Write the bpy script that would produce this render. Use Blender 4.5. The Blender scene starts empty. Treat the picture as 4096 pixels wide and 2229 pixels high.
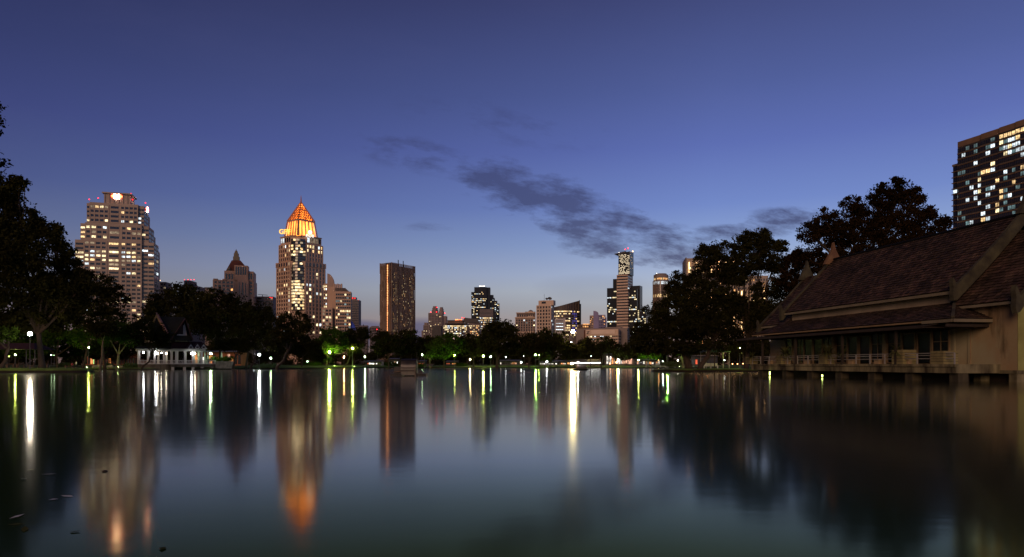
import bpy, bmesh, math, random
import numpy as np
from mathutils import Vector, Matrix
R = math.radians
random.seed(11)
sc = bpy.context.scene
col = sc.collection
# ------------------------------------------------------------------ camera model
F = 4096*24/36; H = 1.6; HZ = 1455
cam_d = bpy.data.cameras.new('camera'); cam = bpy.data.objects.new('camera', cam_d); col.objects.link(cam)
cam_d.lens = 24; cam_d.sensor_width = 36; cam_d.shift_y = (HZ-2229/2)/4096
cam_d.clip_start = 0.1; cam_d.clip_end = 20000
cam.location = (0, 0, H); cam.rotation_euler = (R(90), 0, 0)
sc.camera = cam
def P(px, py, Y): return Vector(((px-2048)/F*Y, Y, H+(HZ-py)/F*Y))
def PX(px, Y): return (px-2048)/F*Y
def PZ(py, Y): return H+(HZ-py)/F*Y
class Frame:
    """a building's own axes: x along its front, y into it"""
    def __init__(s, px, Y, deg):
        s.ox = (px-2048)/F*Y; s.oy = Y; s.t = R(deg); s.c = math.cos(s.t); s.s = math.sin(s.t)
    def inv(s, X, Y): return (X*s.c+Y*s.s, -X*s.s+Y*s.c)
    def ray(s, px): return s.inv(-s.ox, -s.oy), s.inv((px-2048)/F, 1)
    def on_y(s, px, py, y0=0):
        c, d = s.ray(px); t = (y0-c[1])/d[1]; return (c[0]+t*d[0], H+(HZ-py)/F*t)
    def on_x(s, px, py, x0=0):
        c, d = s.ray(px); t = (x0-c[0])/d[0]; return (c[1]+t*d[1], H+(HZ-py)/F*t)
    def px_of(s, x, y, z):
        X = s.ox+x*s.c-y*s.s; Y = s.oy+x*s.s+y*s.c
        return 2048+F*X/Y, HZ-(z-H)*F/Y
# ------------------------------------------------------------------ materials
def lin(r, g, b):
    f = lambda v: (v/12.92 if v <= .04045 else ((v+.055)/1.055)**2.4)
    return (f(r/255), f(g/255), f(b/255), 1)
class NT:
    def __init__(s, tree): s.t = tree; s.n = tree.nodes; s.l = tree.links
    def new(s, typ, **k):
        n = s.n.new(typ)
        for a, v in k.items(): setattr(n, a, v)
        return n
    def put(s, sock, v):
        if hasattr(v, 'is_output'): s.l.new(v, sock)
        elif v is not None: sock.default_value = v
    def m(s, op, a, b=None, c=None, clamp=False):
        n = s.new('ShaderNodeMath', operation=op, use_clamp=clamp)
        s.put(n.inputs[0], a)
        if b is not None: s.put(n.inputs[1], b)
        if c is not None: s.put(n.inputs[2], c)
        return n.outputs[0]
    def mix(s, f, a, b, blend='MIX'):
        n = s.new('ShaderNodeMix', data_type='RGBA', blend_type=blend)
        s.put(n.inputs[0], f); s.put(n.inputs[6], a); s.put(n.inputs[7], b); return n.outputs[2]
    def noise(s, vec, scale, detail=4, rough=.55, dim=None):
        n = s.new('ShaderNodeTexNoise')
        if vec is not None: s.l.new(vec, n.inputs['Vector'])
        n.inputs['Scale'].default_value = scale; n.inputs['Detail'].default_value = detail; n.inputs['Roughness'].default_value = rough
        return n.outputs[0]
    def scale(s, vec, sx, sy, sz):
        n = s.new('ShaderNodeMapping'); s.l.new(vec, n.inputs[0]); n.inputs['Scale'].default_value = (sx, sy, sz); return n.outputs[0]
    def ramp(s, f, stops):
        n = s.new('ShaderNodeValToRGB'); e = n.color_ramp.elements
        while len(e) > 1: e.remove(e[0])
        e[0].position = stops[0][0]; e[0].color = stops[0][1]
        for p, c in stops[1:]:
            k = e.new(p); k.color = c
        s.put(n.inputs[0], f); return n.outputs[0]
def base(name):
    m = bpy.data.materials.new(name); m.use_nodes = True
    nt = NT(m.node_tree); b = nt.n['Principled BSDF']
    return m, nt, b
def mat(name, c, rough=.8, var=.35, scale=.5, spec=.3, metal=0, c2=None, bump=0, streak=False):
    m, nt, b = base(name)
    geo = nt.new('ShaderNodeTexCoord').outputs['Object']
    v = nt.scale(geo, 1, 1, .25) if streak else geo
    f = nt.noise(v, scale, 6, .6)
    f2 = nt.ramp(f, [(.35, (0, 0, 0, 1)), (.68, (1, 1, 1, 1))])
    d = c2 or tuple(x*(1-var) for x in c[:3])
    out = nt.mix(f2, (*d[:3], 1), (*c[:3], 1))
    nt.l.new(out, b.inputs['Base Color'])
    b.inputs['Roughness'].default_value = rough; b.inputs['Metallic'].default_value = metal
    b.inputs['Specular IOR Level'].default_value = spec
    if bump:
        bn = nt.new('ShaderNodeBump'); bn.inputs['Strength'].default_value = bump
        nt.l.new(nt.noise(geo, scale*8, 5), bn.inputs['Height']); nt.l.new(bn.outputs[0], b.inputs['Normal'])
    return m
def emis(name, c, strength, var=0, scale=1.0, sample=False, dark=.25, rnd=True, z=1.0):
    """a lit surface: lamp glass or a lit room behind a pane, uneven like blinds and ceiling lights"""
    m, nt, b = base(name)
    b.inputs['Base Color'].default_value = (.05, .05, .05, 1)
    b.inputs['Emission Color'].default_value = (*c[:3], 1)
    s = strength
    if var:
        g = nt.new('ShaderNodeNewGeometry').outputs['Position']
        n = nt.noise(nt.scale(g, 1, 1, z), scale, 3, .6)
        n = nt.ramp(n, [(.36, (dark, dark, dark, 1)), (.62, (1.3, 1.3, 1.3, 1))])
        s = nt.m('MULTIPLY', n, strength)
        if rnd:
            o = nt.new('ShaderNodeObjectInfo').outputs['Random']
            s = nt.m('MULTIPLY', s, nt.m('MULTIPLY_ADD', o, .9, .5))
    nt.put(b.inputs['Emission Strength'], s)
    m.cycles.emission_sampling = 'AUTO' if sample else 'NONE'
    return m
M = {}
M['granite'] = mat('pink_granite', (.33, .265, .215), .6, .22, .08)
M['sandstone'] = mat('buff_concrete', (.46, .32, .23), .7, .2, .08)
M['beige'] = mat('beige_render', (.36, .27, .22), .8, .2, .1)
M['cream'] = mat('cream_paint', (.52, .40, .31), .7, .18, .12)
M['mauve'] = mat('mauve_concrete', (.21, .175, .165), .75, .25, .1)
M['brownwall'] = mat('brown_cladding', (.18, .115, .078), .7, .35, .12)
M['darkpanel'] = mat('dark_panel', (.045, .04, .038), .5, .4, .1)
M['greypanel'] = mat('grey_panel', (.24, .175, .13), .6, .3, .1)
M['roofred'] = mat('red_roof', (.10, .035, .025), .8, .35, .2)
M['verdigris'] = mat('weathered_copper', (.17, .16, .12), .8, .3, .2)
M['glass'] = mat('dark_window_glass', (.018, .02, .026), .12, .5, .3, spec=.6)
M['bluglass'] = mat('curtain_wall_glass', (.020, .024, .031), .22, .4, .06, spec=.18)
M['frame'] = mat('dark_frame', (.05, .045, .04), .5, .3)
M['darkroof'] = mat('dark_metal_roof', (.05, .045, .045), .5, .3, .1)
M['white'] = mat('white_paint', (.46, .43, .40), .6, .15, .4)
M['whitewall'] = mat('white_plaster', (.50, .44, .39), .85, .3, .25, c2=(.26, .23, .19))
M['metal'] = mat('painted_steel', (.08, .08, .075), .45, .3, 2, metal=.3)
M['blacksteel'] = mat('black_steel', (.02, .02, .02), .5, .3, 2)
M['wood'] = mat('weathered_wood', (.11, .07, .045), .8, .4, 1.5, streak=True)
M['darkwood'] = mat('dark_wood', (.028, .02, .014), .8, .4, 1.5)
M['stone'] = mat('grey_rock', (.22, .20, .16), .9, .5, 1.2, bump=.5)
M['hull'] = mat('dark_hull', (.014, .013, .012), .5, .4, 1)
M['tarp'] = mat('grey_tarpaulin', (.10, .09, .08), .8, .4, .8)
M['thaired'] = mat('dark_red_paint', (.030, .010, .009), .7, .3, .8)
M['thaigreen'] = mat('dark_green_tiles', (.009, .012, .007), .75, .5, .8)
M['pinkedge'] = mat('pink_bargeboard', (.30, .16, .13), .8, .3, .8)
M['blue'] = mat('blue_cloth', (.02, .06, .40), .7, .3, .5)
M['bark'] = mat('bark', (.04, .028, .018), .9, .5, 1.2, bump=.4, streak=True)
M['palebark'] = mat('pale_bark', (.14, .11, .075), .9, .5, 1.2, streak=True)
M['hedge'] = mat('hedge_leaf', (.045, .075, .02), .8, .5, 2)
M['skin'] = mat('skin', (.32, .19, .13), .6, .1, 3)
M['redcloth'] = mat('red_shirt', (.45, .04, .05), .8, .2, 3)
M['whitecloth'] = mat('white_shirt', (.6, .56, .52), .8, .2, 3)
M['darkcloth'] = mat('dark_trousers', (.03, .03, .035), .8, .2, 3)
M['hair'] = mat('black_hair', (.012, .01, .009), .6, .2, 3)
M['hullcloth'] = mat('dark_canvas', (.04, .036, .032), .8, .4, .8)
M['deckstone'] = mat('damp_stone', (.13, .11, .08), .9, .5, .6, c2=(.03, .025, .018), streak=True)
M['palecloth'] = mat('pale_canvas', (.45, .47, .42), .8, .2, 1)
M['orangewall'] = mat('orange_plaster', (.28, .10, .045), .8, .25, .3)
def leafmat(name, a, b_, trans=.35):
    m, nt, b = base(name)
    geo = nt.new('ShaderNodeTexCoord').outputs['Object']
    f = nt.noise(geo, .22, 5, .65)
    f = nt.ramp(f, [(.36, (0, 0, 0, 1)), (.66, (1, 1, 1, 1))])
    c = nt.mix(f, (*a, 1), (*b_, 1))
    d = nt.new('ShaderNodeBsdfDiffuse'); t = nt.new('ShaderNodeBsdfTranslucent'); mx = nt.new('ShaderNodeMixShader')
    mx.inputs[0].default_value = trans
    nt.l.new(c, d.inputs[0]); nt.l.new(c, t.inputs[0]); nt.l.new(d.outputs[0], mx.inputs[1]); nt.l.new(t.outputs[0], mx.inputs[2])
    nt.l.new(mx.outputs[0], nt.n['Material Output'].inputs[0])
    return m
M['leaf'] = leafmat('dark_leaves', (.012, .011, .004), (.036, .038, .011))
M['leafg'] = leafmat('green_leaves', (.02, .032, .006), (.055, .11, .014))
M['leafr'] = leafmat('rusty_leaves', (.012, .008, .004), (.036, .022, .009))  # orange light on these crowns put into the leaf colour
M['blade'] = leafmat('strap_leaves', (.05, .055, .02), (.11, .12, .045))
# lit glass
M['w_warm'] = emis('lit_window_warm', (1, .66, .30), 1.5, 1, .7)
M['w_yel'] = emis('lit_window_yellow', (1, .80, .44), 1.7, 1, .6)
M['w_cool'] = emis('lit_window_cool', (.80, .93, 1), 1.5, 1, .6)
M['w_dim'] = emis('lit_window_dim', (.95, .72, .45), .35, 1, .6)
M['w_org'] = emis('lit_window_orange', (1, .45, .14), 1.3, 1, .7)
M['w_teal'] = emis('lit_window_teal', (.35, .62, .66), .35, 1, .6)
M['w_bar'] = emis('lit_strip', (1, .80, .52), 1.8)
M['w_blue'] = emis('lit_window_blue', (.18, .16, .9), .35, 1, .5)
M['redlamp'] = emis('red_beacon', (1, .012, .02), 6)
M['orangedot'] = emis('orange_lamp_dot', (1, .36, .12), 3.2)
M['hotbar'] = emis('amber_strip', (1, .58, .25), 5)
# ------------------------------------------------------------------ mesh builder
class MB:
    def __init__(s): s.v = []; s.f = []; s.mi = []; s.mats = []
    def idx(s, m):
        if m not in s.mats: s.mats.append(m)
        return s.mats.index(m)
    def add(s, vs, fs, m):
        o = len(s.v); k = s.idx(m); s.v += [tuple(v) for v in vs]
        for f in fs: s.f.append(tuple(i+o for i in f)); s.mi.append(k)
    def box(s, x0, x1, y0, y1, z0, z1, m):
        s.add([(x0,y0,z0),(x1,y0,z0),(x1,y1,z0),(x0,y1,z0),(x0,y0,z1),(x1,y0,z1),(x1,y1,z1),(x0,y1,z1)],
              [(0,3,2,1),(4,5,6,7),(0,1,5,4),(1,2,6,5),(2,3,7,6),(3,0,4,7)], m)
    def hexa(s, lo, hi, m):
        """frustum between two four-point rings"""
        n = len(lo); s.add(list(lo)+list(hi), [tuple(reversed(range(n)))]+[tuple(range(n, 2*n))]+[(i, (i+1) % n, n+(i+1) % n, n+i) for i in range(n)], m)
    def bar(s, p, q, w, h, m, up=(0, 0, 1)):
        p = Vector(p); q = Vector(q); d = (q-p).normalized(); u = Vector(up)
        if abs(d.dot(u)) > .99: u = Vector((0, 1, 0))
        a = d.cross(u).normalized()*w/2; b = a.cross(d).normalized()*h/2
        s.hexa([p-a-b, p+a-b, p+a+b, p-a+b], [q-a-b, q+a-b, q+a+b, q-a+b], m)
    def tube(s, pts, rad, m, n=8, cap=True):
        pts = [Vector(p) for p in pts]; rings = []
        for i, p in enumerate(pts):
            d = (pts[min(i+1, len(pts)-1)]-pts[max(i-1, 0)]).normalized()
            u = Vector((1, 0, 0)) if abs(d.x) < .9 else Vector((0, 1, 0))
            a = d.cross(u).normalized(); b = d.cross(a)
            r = rad[i] if hasattr(rad, '__len__') else rad
            rings.append([p+a*r*math.cos(2*math.pi*k/n)+b*r*math.sin(2*math.pi*k/n) for k in range(n)])
        vs = [v for r_ in rings for v in r_]; fs = []
        for i in range(len(pts)-1):
            for k in range(n):
                fs.append((i*n+k, i*n+(k+1) % n, (i+1)*n+(k+1) % n, (i+1)*n+k))
        if cap: fs += [tuple(range(n)), tuple(range((len(pts)-1)*n, len(pts)*n))]
        s.add(vs, fs, m)
    def lathe(s, c, prof, m, n=16):
        c = Vector(c); vs = []; fs = []
        for r, z in prof:
            for k in range(n): vs.append(c+Vector((r*math.cos(2*math.pi*k/n), r*math.sin(2*math.pi*k/n), z)))
        for i in range(len(prof)-1):
            for k in range(n): fs.append((i*n+k, i*n+(k+1) % n, (i+1)*n+(k+1) % n, (i+1)*n+k))
        fs += [tuple(reversed(range(n))), tuple(range((len(prof)-1)*n, len(prof)*n))]
        s.add(vs, fs, m)
    def prism(s, poly, d, m):
        """closed polygon (3-d points) pushed along d"""
        a = [Vector(p) for p in poly]; d = Vector(d); s.hexa(a, [p+d for p in a], m)
    def quad(s, a, b, c, d, m): s.add([a, b, c, d], [(0, 1, 2, 3)], m)
    def build(s, name, parent=None, loc=None, smooth=False, kind=None, mesh_only=False):
        me = bpy.data.meshes.new(name); me.from_pydata(s.v, [], s.f)
        for m in s.mats: me.materials.append(M[m])
        me.polygons.foreach_set('material_index', s.mi)
        bm = bmesh.new(); bm.from_mesh(me); bmesh.ops.recalc_face_normals(bm, faces=bm.faces); bm.to_mesh(me); bm.free()
        if smooth: me.polygons.foreach_set('use_smooth', [True]*len(me.polygons))
        me.update()
        if mesh_only: return me
        o = bpy.data.objects.new(name, me); col.objects.link(o)
        if parent: o.parent = parent
        if loc is not None: o.location = loc
        if kind: o['kind'] = kind
        return o
def sphere(r, n=12, k=8, sz=1):
    return [(max(r*math.sin(math.pi*i/k), r*.02), -r*sz*math.cos(math.pi*i/k)) for i in range(k+1)]
def tag(o, label, cat, group=None):
    o['label'] = label; o['category'] = cat
    if group: o['group'] = group
    return o
def thing(name, label, cat, loc=(0, 0, 0), rz=0, group=None):
    o = bpy.data.objects.new(name, None); col.objects.link(o)
    o.location = loc; o.rotation_euler = (0, 0, rz); o.empty_display_size = .5
    return tag(o, label, cat, group)
def copy_tree(o, parent=None):
    c = o.copy(); col.objects.link(c); c.parent = parent
    for ch in list(o.children): copy_tree(ch, c)
    return c
# ------------------------------------------------------------------ world: dusk sky with cloud bank
w = bpy.data.worlds.new('World'); sc.world = w; w.use_nodes = True
nt = NT(w.node_tree)
tc = nt.new('ShaderNodeTexCoord').outputs['Generated']
sp = nt.new('ShaderNodeSeparateXYZ'); nt.l.new(tc, sp.inputs[0]); X_, Y_, Z_ = sp.outputs
zc = nt.m('MAXIMUM', Z_, 0.0)
sky = nt.ramp(zc, [(0, lin(158, 132, 122)), (.045, lin(162, 142, 136)), (.08, lin(156, 156, 162)), (.105, lin(162, 169, 182)), (.13, lin(152, 165, 193)), (.17, lin(128, 148, 191)),
                   (.22, lin(104, 124, 182)), (.295, lin(85, 100, 163)), (.365, lin(73, 86, 141)), (.47, lin(58, 65, 110)), (.75, lin(40, 43, 84)), (1, lin(30, 32, 66))])
sky = nt.mix(1.0, sky, nt.new('ShaderNodeCombineColor').outputs[0], 'MULTIPLY')
cc = [n for n in nt.n if n.bl_idname == 'ShaderNodeCombineColor'][0]
XC = nt.m('MINIMUM', X_, .27)
nt.l.new(nt.m('MULTIPLY_ADD', XC, .82, 1.0), cc.inputs[0]); nt.l.new(nt.m('MULTIPLY_ADD', XC, .88, 1.0), cc.inputs[1]); nt.l.new(nt.m('MULTIPLY_ADD', XC, .80, 1.0), cc.inputs[2])
ysafe = nt.m('MAXIMUM', Y_, .05)
A_ = nt.m('DIVIDE', X_, ysafe); B_ = nt.m('DIVIDE', Z_, ysafe)
ells = [(2190, 805, 480, 140, 20, 1.0), (1640, 610, 280, 95, 12, .50), (2570, 985, 400, 105, 5, 1.0), (2480, 880, 330, 90, 14, .9),
        (3130, 885, 230, 70, -6, .66), (2900, 935, 360, 50, -8, .66), (1720, 905, 130, 24, 0, .25), (2000, 480, 500, 130, 8, .22), (2750, 1060, 260, 40, 5, .45)]
mask = None
for (px, py, rx, ry, ang, wt) in ells:
    a0 = (px-2048)/F; b0 = (HZ-py)/F; c, s = math.cos(R(-ang)), math.sin(R(-ang))
    da = nt.m('SUBTRACT', A_, a0); db = nt.m('SUBTRACT', B_, b0)
    u = nt.m('ADD', nt.m('MULTIPLY', da, c*F/rx), nt.m('MULTIPLY', db, s*F/rx))
    v = nt.m('ADD', nt.m('MULTIPLY', da, -s*F/ry), nt.m('MULTIPLY', db, c*F/ry))
    d2 = nt.m('ADD', nt.m('MULTIPLY', u, u), nt.m('MULTIPLY', v, v))
    e = nt.m('MULTIPLY', nt.m('SUBTRACT', 1.0, d2, clamp=True), wt)
    mask = e if mask is None else nt.m('MAXIMUM', mask, e)
cv = nt.new('ShaderNodeCombineXYZ'); nt.l.new(nt.m('ADD', A_, nt.m('MULTIPLY', B_, -.3)), cv.inputs[0])
nt.l.new(nt.m('MULTIPLY', nt.m('ADD', B_, nt.m('MULTIPLY', A_, .16)), 2.9), cv.inputs[1])
n1 = nt.noise(cv.outputs[0], 13, 9, .66); n2 = nt.noise(cv.outputs[0], 5, 3, .5)
nn = nt.m('ADD', nt.m('MULTIPLY', n1, .65), nt.m('MULTIPLY', n2, .35))
dens = nt.m('MULTIPLY', nt.m('ADD', nt.m('MULTIPLY', mask, 1.05), nt.m('MULTIPLY', nt.m('SUBTRACT', nn, .525), 6.6)), 1.0, clamp=True)
dens = nt.m('MULTIPLY', dens, nt.m('MULTIPLY', mask, 2.6, clamp=True))
ccol = nt.ramp(zc, [(0, lin(92, 86, 100)), (.12, lin(76, 78, 108)), (.22, lin(66, 73, 112)), (.35, lin(62, 70, 116)), (1, lin(40, 44, 84))])
sky = nt.mix(nt.m('MULTIPLY', dens, .84), sky, ccol)
# faint wide cirrus and the low violet bank on the horizon
ci = nt.m('MULTIPLY', nt.m('SUBTRACT', nt.noise(cv.outputs[0], 2.2, 6, .6),   .5, clamp=True), .12)
sky = nt.mix(ci, sky, lin(130, 124, 170))
hb = None
for (px, py, rx, ry, wt) in [(1440, 1335, 170, 62, .9), (1690, 1345, 190, 80, .75), (2380, 1150, 260, 60, .12)]:
    u = nt.m('MULTIPLY', nt.m('SUBTRACT', A_, (px-2048)/F), F/rx); v = nt.m('MULTIPLY', nt.m('SUBTRACT', B_, (HZ-py)/F), F/ry)
    e = nt.m('MULTIPLY', nt.m('SUBTRACT', 1.0, nt.m('ADD', nt.m('MULTIPLY', u, u), nt.m('MULTIPLY', v, v)), clamp=True), wt*1.8)
    hb = e if hb is None else nt.m('MAXIMUM', hb, e)
sky = nt.mix(nt.m('MULTIPLY', nt.m('MINIMUM', hb, .85), nt.m('MULTIPLY_ADD', n2, 1.2, .2)), sky, lin(92, 92, 122))
bg = nt.n['Background']; nt.l.new(sky, bg.inputs[0]); bg.inputs[1].default_value = 1.0
# the city's warm glow from behind the viewer, left
sun_d = bpy.data.lights.new('sun', 'SUN'); sun = bpy.data.objects.new('sun', sun_d); col.objects.link(sun)
sun_d.energy = 1.6; sun_d.angle = R(25); sun_d.color = (1, .60, .38)
sun.rotation_euler = Vector((.38, .88, -.28)).to_track_quat('-Z', 'Y').to_euler()
# ------------------------------------------------------------------ ground and water
shore_px = [(-1500, 1480), (-600, 1479), (285, 1480.5), (420, 1480), (560, 1480), (700, 1479), (860, 1479), (1000, 1479), (1095, 1478.5), (1160, 1474),
            (1300, 1473), (1500, 1472.5), (2000, 1473), (2300, 1473), (2520, 1474), (2700, 1474), (3000, 1474), (4200, 1474), (6000, 1474)]
SH = sorted([(PX(px, H*F/(py-HZ)), H*F/(py-HZ)) for px, py in shore_px])
def shoreY(x): return float(np.interp(x, [a for a, b in SH], [b for a, b in SH]))
PROF = [(-3, -.8), (-.4, -.15), (.2, .12), (.7, .34), (2, .5), (8, .62), (30, .85), (80, 1.0), (500, 1.0), (9000, 1.0)]
def gz(X, Y):
    d = Y-shoreY(X)
    if d > 0: return float(np.interp(d, [a for a, b in PROF], [b for a, b in PROF]))
    return .55
def grassmat(name, a, b_, soil):
    m, nt, b = base(name)
    g = nt.new('ShaderNodeNewGeometry').outputs['Position']
    f = nt.noise(g, .25, 6, .65); f2 = nt.noise(g, 3.0, 4, .6)
    c = nt.mix(nt.ramp(f, [(.4, (0, 0, 0, 1)), (.65, (1, 1, 1, 1))]), (*a, 1), (*b_, 1))
    c = nt.mix(nt.m('MULTIPLY', f2, .5), c, (*[x*.5 for x in a], 1))
    sz = nt.new('ShaderNodeSeparateXYZ'); nt.l.new(g, sz.inputs[0])
    lowf = nt.m('SUBTRACT', 1.0, nt.m('MULTIPLY', nt.m('SUBTRACT', nt.m('ADD', sz.outputs[2], nt.m('MULTIPLY', f, .25)), .40), 6.0, clamp=True), clamp=True)
    c = nt.mix(lowf, c, (*soil, 1))
    nt.l.new(c, b.inputs['Base Color']); b.inputs['Roughness'].default_value = .95; b.inputs['Specular IOR Level'].default_value = .1
    bn = nt.new('ShaderNodeBump'); bn.inputs['Strength'].default_value = .6; bn.inputs['Distance'].default_value = .2
    nt.l.new(f2, bn.inputs['Height']); nt.l.new(bn.outputs[0], b.inputs['Normal'])
    return m
M['grass'] = grassmat('lawn', (.045, .065, .014), (.09, .14, .026), (.016, .013, .009))
def strip_ground(name, line, prof, m, jit=.25):
    vs = []; fs = []; n = len(prof); rnd = random.Random(3)
    for (x, y, nx, ny) in line:
        j = rnd.uniform(-jit, jit)
        for k, (d, z) in enumerate(prof):
            dd = d+(j if k < 6 else 0); vs.append((x+nx*dd, y+ny*dd, z+(rnd.uniform(-.05, .05) if 2 < k < 7 else 0)))
    for i in range(len(line)-1):
        for k in range(n-1): fs.append((i*n+k, (i+1)*n+k, (i+1)*n+k+1, i*n+k+1))
    b = MB(); b.add(vs, fs, m); o = b.build(name, smooth=True); o['kind'] = 'structure'; return o
xs = list(np.arange(SH[0][0], SH[-1][0], 2.5))
strip_ground('ground', [(-9000, SH[0][1], 0, 1)]+[(x, shoreY(x), 0, 1) for x in xs]+[(9000, 230, 0, 1)], PROF, 'grass')
def mound(name, outline, top, m, soil=None):
    """a low bank of land: outline at the water, rising to a grassy top"""
    cx = sum(p[0] for p in outline)/len(outline); cy = sum(p[1] for p in outline)/len(outline)
    pts = []
    for i in range(len(outline)):
        a = outline[i]; b_ = outline[(i+1) % len(outline)]; k = max(2, int(math.dist(a, b_)/1.6))
        pts += [(a[0]+(b_[0]-a[0])*t/k, a[1]+(b_[1]-a[1])*t/k) for t in range(k)]
    rnd = random.Random(5); n = len(pts); vs = []; fs = []
    rings = [(1.02, -.6), (1.0, -.05), (.985, .22), (.96, top*.7), (.88, top*.95), (.6, top), (.25, top+.02)]
    for s_, z in rings:
        for (x, y) in pts:
            j = rnd.uniform(-.2, .2); d = math.dist((x, y), (cx, cy)); f = 1-(1-s_)*min(1, 22/max(d, 1))*1.0
            vs.append((cx+(x-cx)*f+j, cy+(y-cy)*f+j, z+(rnd.uniform(-.05, .05) if 0 < z < top else 0)))
    for r_ in range(len(rings)-1):
        for i in range(n): fs.append((r_*n+i, r_*n+(i+1) % n, (r_+1)*n+(i+1) % n, (r_+1)*n+i))
    fs.append(tuple(range((len(rings)-1)*n, len(rings)*n)))
    b = MB(); b.add(vs, fs, m); o = b.build(name, smooth=True); o['kind'] = 'structure'; return o
mound('grass_bank', [(-230, 122), (-130, 120), (-95, 119), (-83, 121), (-77.5, 124), (-78, 128), (-86, 136), (-130, 150), (-230, 160)], .8, 'grass')
mound('grass_bank', [(28.5, 140), (31, 134), (38, 131.5), (48, 130), (70, 124), (130, 118), (210, 118), (210, 165), (60, 165), (36, 155), (30, 146)], .62, 'grass')
b = MB(); b.add([(-9000, -16, .5), (9000, -16, .5), (9000, -9000, .5), (-9000, -9000, .5), (-9000, -14, -.6), (9000, -14, -.6)], [(0, 1, 2, 3), (0, 1, 5, 4)], 'grass')
o = b.build('ground'); o['kind'] = 'structure'
# a park path along the far lawn
def pathmat():
    return mat('path_paving', (.17, .15, .12), .9, .3, .6)
M['path'] = pathmat()
pl = [(x, shoreY(x)+22+3*math.sin(x*.03), 0, 1) for x in np.arange(-160, 200, 4)]
b = MB(); vs = []; fs = []
for (x, y, _, _) in pl: vs += [(x, y, gz(x, y)+.06), (x, y+3, gz(x, y+3)+.06)]
for i in range(len(pl)-1): fs.append((2*i, 2*i+2, 2*i+3, 2*i+1))
b.add(vs, fs, 'path'); o = b.build('path'); o['kind'] = 'structure'
# lake
def watermat():
    """murky green lake: fresnel reflection over a dim green body; the reflection loses blue where one looks down into the water"""
    m, nt, b = base('lake_water'); out = nt.n['Material Output']; nt.n.remove(b)
    g = nt.new('ShaderNodeNewGeometry').outputs['Position']
    patch = nt.noise(nt.scale(g, .012, .045, 1), 1.0, 4, .6)
    rg = nt.ramp(patch, [(.56, (.098,)*3+(1,)), (.74, (.16,)*3+(1,))])
    h1 = nt.noise(nt.scale(g, .8, 1.5, 1), 1.0, 3, .55); h2 = nt.noise(nt.scale(g, .12, .22, 1), 1.0, 2, .5)
    bn = nt.new('ShaderNodeBump'); bn.inputs['Strength'].default_value = 1.0; bn.inputs['Distance'].default_value = .0014
    nt.l.new(nt.m('ADD', h1, nt.m('MULTIPLY', h2, 1.2)), bn.inputs['Height'])
    lw = nt.new('ShaderNodeLayerWeight'); lw.inputs[0].default_value = .5
    tint = nt.ramp(lw.outputs['Facing'], [(.60, (.55, .58, .06, 1)), (.71, (.72, .72, .13, 1)), (.80, (.88, .88, .56, 1)), (.86, (.97, .98, .98, 1)), (.94, (1, 1, 1, 1)), (1, (1, .97, .86, 1))])
    gl = nt.new('ShaderNodeBsdfGlossy'); gl.distribution = 'GGX'; nt.l.new(tint, gl.inputs['Color']); nt.l.new(rg, gl.inputs['Roughness']); nt.l.new(bn.outputs[0], gl.inputs['Normal'])
    df = nt.new('ShaderNodeBsdfDiffuse'); df.inputs['Color'].default_value = (.009, .028, .006, 1)
    fr = nt.new('ShaderNodeFresnel'); fr.inputs['IOR'].default_value = 1.36
    mx = nt.new('ShaderNodeMixShader'); nt.l.new(fr.outputs[0], mx.inputs[0]); nt.l.new(df.outputs[0], mx.inputs[1]); nt.l.new(gl.outputs[0], mx.inputs[2]); nt.l.new(mx.outputs[0], out.inputs[0])
    return m
M['water'] = watermat()
b = MB(); b.quad((-9000, -20, 0), (9000, -20, 0), (9000, 420, 0), (-9000, 420, 0), 'water')
o = b.build('water'); o['kind'] = 'structure'
b = MB(); b.quad((-9000, -20, -2.5), (9000, -20, -2.5), (9000, 420, -2.5), (-9000, 420, -2.5), 'grass'); 
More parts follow.
